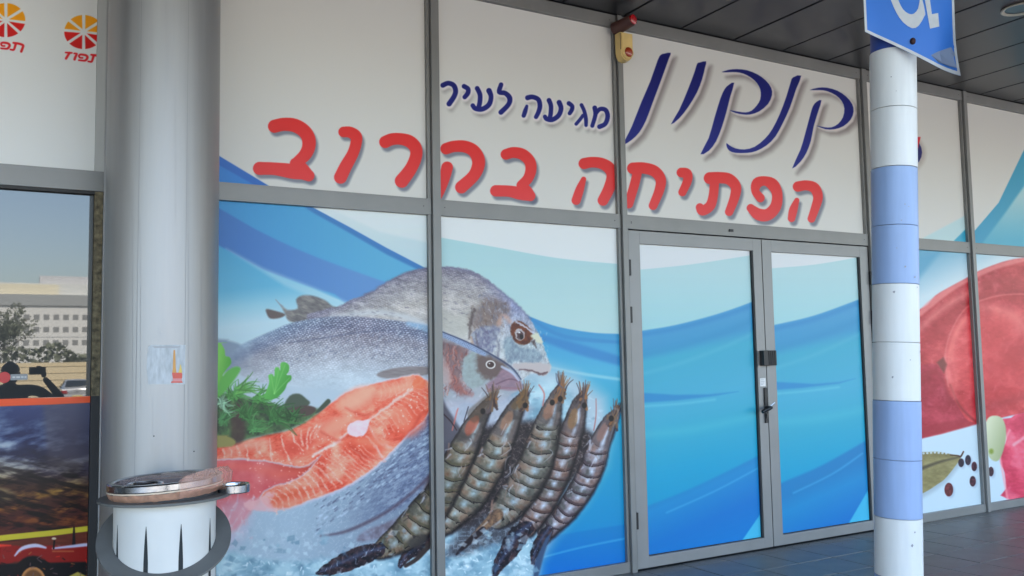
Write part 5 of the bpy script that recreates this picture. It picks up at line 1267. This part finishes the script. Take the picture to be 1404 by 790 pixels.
# =============================================================== WHAT THE DARK GLASS REFLECTS (behind the camera)
MY = 2*GLY
def office():
    y = MY-235
    t = thing('office_building', 'long white office block with three rows of square windows across the car park', 'building', (10, y, -1))
    wm = mat('white_render', (.62, .61, .57), .8, var=.05)
    box('wall', -45, 45, -16, 0, 0, 19.3, wm, t); box('parapet_band', -45, 45, -.0+.01, .35, 16.8, 19.4, mat('grey_band', (.30, .31, .30), .7), t)
    box('upper_storey', -45, 45, -14, -3, 19.31, 22.3, mat('pale_upper', (.55, .56, .53), .7), t); box('cream_band', -45, 2, -2.99, -2.7, 19.32, 22.0, mat('cream_band', (.62, .57, .42), .7), t)
    box('roof_plant', -2, 9, -9, -5, 22.31, 24.3, mat('plant_grey', (.5, .5, .5), .7), t)
    wg = mat('window_grey', (.22, .22, .21), .4); bm = bmesh.new(); add_box(bm, -.6, .6, -.05, .04, -.62, .62); w0 = None
    for r_ in (14.1, 11.2, 8.1):
        for k in range(-18, 17):
            if w0 is None: o = w0 = link('window', bm, wg, t)
            else: o = w0.copy(); COL.objects.link(o)
            o.location = (-2.6+2.05*k, 0, r_)
    box('sill_band', -45, 45, .01, .06, 9.4, 9.55, mat('pale_grey', (.45, .45, .44), .7), t)
office()
def leafmesh(bm, n, fn, s, rnd):
    for _ in range(n):
        p = Vector(fn()); a = Vector([rnd.gauss(0, 1) for _ in range(3)]).normalized(); b = a.cross(Vector([rnd.gauss(0, 1) for _ in range(3)])).normalized()
        q = s*rnd.uniform(.6, 1.4); vs = [bm.verts.new(p+a*q*u+b*q*.6*v) for u, v in ((-1, 0), (0, -1), (1, 0), (0, 1))]; bm.faces.new(vs)
fol = mat('foliage', (.15, .16, .105), .8, var=.45, vscale=1.2); bark = mat('bark', (.14, .11, .08), .9, var=.3)
def tree(x, y, z, h, r, label, sd_):
    rnd = random.Random(sd_); t = thing('tree', label, 'tree', (x, y, z), 0, 'trees across the car park')
    bm = bmesh.new(); tube(bm, [(0, 0, 0), (.1, 0, h*.3), (0, .1, h*.55), (.1, 0, h*.8)], [r*.06, r*.05, r*.035, r*.01], 8)
    for k in range(6):
        a = rnd.uniform(0, tau); z0 = h*rnd.uniform(.35, .6); tube(bm, [(0.05, 0, z0), (math.cos(a)*r*.4, math.sin(a)*r*.4, z0+h*.15), (math.cos(a)*r*.8, math.sin(a)*r*.8, z0+h*.25)], [r*.03, r*.02, r*.006], 6)
    link('trunk', bm, bark, t, True)
    cl = [(rnd.gauss(0, r*.42), rnd.gauss(0, r*.42), h*.68+rnd.gauss(0, h*.13), r*rnd.uniform(.2, .42)) for _ in range(22)]
    def fn():
        c = rnd.choice(cl); v = Vector([rnd.gauss(0, 1) for _ in range(3)]).normalized()*c[3]*rnd.uniform(.5, 1); return (c[0]+v.x, c[1]+v.y, c[2]+v.z)
    bm = bmesh.new(); leafmesh(bm, 2600, fn, r*.045, rnd); link('crown', bm, fol, t)
tree(.6, MY-150, -.8, 11.5, 4.4, 'sparse tree with a tall crown in front of the white office block', 2)
tree(-9, MY-145, -.8, 9.5, 3.6, 'low bushy tree at the left end of the office block', 5)
rnd = random.Random(4); bm = bmesh.new()
def hf():
    x = rnd.uniform(-40, 50); h = 3.9+.9*math.sin(x*.35)+.4*math.sin(x*1.3); return (x, MY-120+rnd.uniform(-1.2, 1.2), -.8+rnd.random()**.6*h)
leafmesh(bm, 9000, hf, .32, rnd); hd_ = link('hedge', bm, fol); stuff(hd_); hd_['label'] = 'long dark hedge behind the beige wall'; hd_['category'] = 'hedge'
cw = thing('boundary_wall', 'long beige ribbed wall on the far side of the car park', 'wall', (0, MY-75, -.8))
bw = mat('beige_wall', (.60, .49, .30), .8, var=.05)
box('wall_body', -60, 60, -.2, 0, 0, 2.55, bw, cw)
for k in range(5): box('rib', -60, 60, .001, .03, .25+k*.5, .29+k*.5, mat('beige_rib', (.50, .40, .24), .8), cw)

def car(x, y, z):
    t = thing('parked_car', 'silver saloon car parked in the sun, seen from behind', 'car', (x, y, z))
    sil = mat('silver_paint', (.50, .50, .49), .28, .5, .5, coat=.6); gl = mat('car_glass', (.02, .025, .03), .08)
    # cross sections from rear (+y, towards us) to front; (y, halfwidth, zlow, zbelt, roof z, roof halfwidth)
    secs = [(0, .78, .42, .86, .88, .66), (-.06, .83, .30, .93, .96, .70), (-.45, .86, .26, .97, 1.02, .66), (-.95, .87, .24, .98, 1.40, .55), (-1.5, .88, .24, .98, 1.46, .56), (-2.3, .88, .24, .97, 1.44, .56), (-3.0, .87, .24, .95, 1.10, .62), (-3.5, .86, .24, .90, .95, .66), (-4.2, .80, .28, .76, .80, .60), (-4.35, .70, .36, .62, .64, .55)]
    bm = bmesh.new(); rings = []
    for (yy, w_, zl, zb, zr, rw) in secs:
        half = [(0, zl), (w_*.92, zl), (w_, zl+.12), (w_, (zl+zb)/2+.05), (w_*.97, zb), (rw, zr-.03), (rw*.85, zr), (0, zr+.015)]
        ring = half+[(-a, b) for a, b in half[::-1][1:-1]]
        rings.append([bm.verts.new((a, yy, b)) for a, b in ring])
    for a, b in zip(rings, rings[1:]):
        for k in range(len(a)): bm.faces.new((a[k], a[(k+1) % len(a)], b[(k+1) % len(a)], b[k]))
    bm.faces.new(rings[0]); bm.faces.new(rings[-1]); link('body', bm, sil, t, True)
    bm = bmesh.new(); vs = [bm.verts.new(p) for p in ((-.60, -.475, 1.06), (.60, -.475, 1.06), (.50, -.90, 1.385), (-.50, -.90, 1.385))]; bm.faces.new(vs)
    r_ = bmesh.ops.extrude_face_region(bm, geom=bm.faces[:]); bmesh.ops.translate(bm, verts=[v for v in r_['geom'] if isinstance(v, bmesh.types.BMVert)], vec=(0, .035, .03)); link('rear_window', bm, gl, t)
    for s in (-1, 1):
        bm = bmesh.new(); vs = [bm.verts.new((s*(.885-.0*q), yy, zz_)) for q, (yy, zz_) in enumerate(((-1.05, 1.0), (-2.9, 1.0)))]+[bm.verts.new((s*.60, -2.4, 1.40)), bm.verts.new((s*.60, -1.15, 1.40))]; bm.faces.new(vs); link('side_window', bm, gl, t)
        box('tail_light', min(s*.52, s*.83), max(s*.52, s*.83), .0+.005, .035, .68, .86, mat('tail_red', (.30, .01, .01), .25), t, .01)
        for yy in (-.85, -3.45):
            bm = bmesh.new(); bmesh.ops.create_cone(bm, cap_ends=True, segments=28, radius1=.32, radius2=.32, depth=.2); bmesh.ops.rotate(bm, verts=bm.verts, matrix=Matrix.Rotation(R(90), 3, 'Y'))
            wh = link('wheel', bm, mat('tyre_rubber', (.02, .02, .02), .8), t, False, (s*.79, yy, .32))
            bm = bmesh.new(); bmesh.ops.create_cone(bm, cap_ends=True, segments=20, radius1=.19, radius2=.17, depth=.212); bmesh.ops.rotate(bm, verts=bm.verts, matrix=Matrix.Rotation(R(90), 3, 'Y')); link('rim', bm, mat('alloy', (.5, .5, .5), .3, .8), wh)
    box('bumper', -.84, .84, -.02, .06, .34, .60, sil, t, .03)
    box('number_plate', -.26, .26, .061, .070, .46, .57, mat('plate_yellow', (.62, .45, .06), .5), t)
    box('boot_badge', -.03, .03, .005, .03, .77, .82, mat('badge', (.1, .1, .1), .3), t)
car(3.95, MY-57, -.80)

# =============================================================== PHOTOGRAPHER
def person():
    t = thing('person', 'person in dark clothes and cap standing and holding up a phone', 'person', (.10, -.46, 0))
    dark = mat('dark_jacket', (.030, .035, .05), .8, var=.2); skin = mat('skin', (.30, .17, .11), .55); tr = mat('dark_trousers', (.03, .032, .04), .85)
    def skinmesh(name, J, E_, m, parent, sub=2, root=0):
        me = bpy.data.meshes.new(name); me.from_pydata([j[:3] for j in J], E_, []); o = bpy.data.objects.new(name, me); COL.objects.link(o)
        md = o.modifiers.new('Skin', 'SKIN'); md.use_smooth_shade = True
        for v, j in zip(me.skin_vertices[0].data, J): v.radius = (j[3], j[4] if len(j) > 4 else j[3]); v.use_root = False
        me.skin_vertices[0].data[root].use_root = True
        ms = o.modifiers.new('Sub', 'SUBSURF'); ms.levels = ms.render_levels = sub
        dg = bpy.context.evaluated_depsgraph_get(); ne = bpy.data.meshes.new_from_object(o.evaluated_get(dg))
        o.modifiers.clear(); old = o.data; o.data = ne; bpy.data.meshes.remove(old); ne.name = name; ne.materials.clear(); ne.materials.append(m)
        for p in ne.polygons: p.use_smooth = True
        o.parent = parent; return o
    # body, scale about 1.55 m: x right (seen mirrored), y forward (+y towards the shop)
    J = [(0, 0, .83, .13, .10), (0, 0, .96, .125, .095), (0, .01, 1.08, .145, .10), (0, 0, 1.19, .12, .085), (0, 0, 1.235, .055, .055), (0, .01, 1.29, .05, .05),
         (.16, 0, 1.195, .062), (.25, .03, 1.19, .058), (.36, .08, 1.10, .05), (.46, .14, 1.09, .045), (.36, .26, 1.22, .036), (.285, .33, 1.315, .026),
         (-.16, 0, 1.195, .062), (-.215, 0, 1.13, .056), (-.25, .0, .97, .046), (-.26, .03, .86, .040), (-.25, .10, .72, .028),
         (.095, 0, .74, .095), (.11, .02, .44, .062), (.115, 0, .25, .055), (.12, -.02, .09, .042), (.13, .10, .04, .04),
         (-.095, 0, .74, .095), (-.11, .02, .44, .062), (-.115, 0, .25, .055), (-.12, -.02, .09, .042), (-.13, .10, .04, .04)]
    E_ = [(0,1),(1,2),(2,3),(3,4),(4,5),(3,6),(6,7),(7,8),(8,9),(9,10),(10,11),(3,12),(12,13),(13,14),(14,15),(15,16),(0,17),(17,18),(18,19),(19,20),(20,21),(0,22),(22,23),(23,24),(24,25),(25,26)]
    skinmesh('body', J, E_, dark, t)
    # head with face features
    bm = bmesh.new(); bmesh.ops.create_uvsphere(bm, u_segments=28, v_segments=20, radius=1)
    for v in bm.verts:
        x, y, z = v.co; k = 1-.22*max(0, -z)**1.5
        v.co = (x*.078*k, y*.096*(1-.1*max(0, -z)), z*.118)
        if y > .55: v.co.y += .012*math.exp(-((x/.18)**2+((z+.12)/.16)**2))*1.6   # nose
        if y > .4: v.co.y -= .006*(math.exp(-(((abs(x)-.35)/.16)**2+((z-.05)/.12)**2)))  # eye sockets
        if y > .4: v.co.y += .004*math.exp(-((x/.3)**2+((z+.5)/.1)**2))
    link('head', bm, skin, t, True, (0, .02, 1.352))
    for s in (-1, 1):
        bm = bmesh.new(); bmesh.ops.create_uvsphere(bm, u_segments=10, v_segments=8, radius=1); bmesh.ops.scale(bm, verts=bm.verts, vec=(.012, .022, .032)); link('ear', bm, skin, t, True, (s*.078, .01, 1.35))
        bm = bmesh.new(); bmesh.ops.create_uvsphere(bm, u_segments=10, v_segments=8, radius=.011); link('eye', bm, mat('eye', (.5, .5, .48), .2), t, True, (s*.030, .104, 1.358))
    bm = bmesh.new(); bmesh.ops.create_uvsphere(bm, u_segments=24, v_segments=16, radius=1)
    bmesh.ops.delete(bm, geom=[v for v in bm.verts if v.co.z < -.05], context='VERTS'); bmesh.ops.scale(bm, verts=bm.verts, vec=(.084, .102, .09)); link('cap', bm, mat('cap_cloth', (.03, .03, .035), .8), t, True, (0, .018, 1.385))
    bm = bmesh.new(); vs = [bm.verts.new((.07*math.cos(a), .10+.065*math.sin(a), 1.392+.004*math.cos(a)*0)) for a in np.linspace(0, math.pi, 12)]; bm.faces.new(vs)
    r_ = bmesh.ops.extrude_face_region(bm, geom=bm.faces[:]); bmesh.ops.translate(bm, verts=[v for v in r_['geom'] if isinstance(v, bmesh.types.BMVert)], vec=(0, 0, -.006)); link('cap_peak', bm, MATS['cap_cloth'], t)
    # hands: palm and five fingers
    def hand(name, w, palm, fdir, fold, side, thumb):
        w = Vector(w); palm = Vector(palm).normalized(); fdir = Vector(fdir).normalized(); sd2 = palm.cross(fdir).normalized()*side
        J = [(*w, .022), (*(w+fdir*.035), .026), (*(w+fdir*.072), .024)]; E_ = [(0, 1), (1, 2)]
        for k, (o_k, L) in enumerate(((-.027, .062), (-.009, .070), (.009, .066), (.027, .052))):
            b = w+fdir*.076+sd2*o_k; i = len(J)
            J += [(*b, .0095), (*(b+fdir*L*.45+palm*L*.12*fold), .0085), (*(b+fdir*L*(.8-.25*fold)+palm*L*.5*fold), .0075), (*(b+fdir*L*(1-.55*fold)+palm*L*.85*fold), .006)]
            E_ += [(2, i), (i, i+1), (i+1, i+2), (i+2, i+3)]
        i = len(J); th = Vector(thumb).normalized()
        J += [(*(w+fdir*.03-sd2*.03), .011), (*(w+fdir*.05-sd2*.05+th*.01), .010), (*(w+fdir*.07-sd2*.052+th*.03), .008)]
        E_ += [(1, i), (i, i+1), (i+1, i+2)]
        return skinmesh(name, J, E_, skin, t, 1)
    hand('hand', (.285, .345, 1.315), (-1, .1, 0), (-.15, .2, .9), .9, 1, (-.5, 0, .5))
    hand('hand', (-.25, .105, .71), (.6, -.3, 0), (0, .15, -1), .35, 1, (.3, .4, -.6))
    for s in (-1, 1):
        bm = bmesh.new(); add_box(bm, s*.125-.045, s*.125+.045, -.08, .17, 0, .075, .028); link('shoe', bm, mat('shoe', (.03, .025, .02), .5), t, True)
    ph = thing('phone', 'black phone held sideways in front of the photographer', 'phone', (.325, -.085, 1.385))
    box('phone_body', -.072, .072, -.004, .004, -.036, .036, mat('phone_black', (.01, .01, .012), .2), ph, .003)
    bm = bmesh.new(); bmesh.ops.create_cone(bm, cap_ends=True, segments=20, radius1=.007, radius2=.007, depth=.003); bmesh.ops.rotate(bm, verts=bm.verts, matrix=Matrix.Rotation(R(90), 3, 'X')); link('lens', bm, mat('lens_glass', (.02, .02, .03), .05), ph, False, (-.05, .0055, .02))
person()
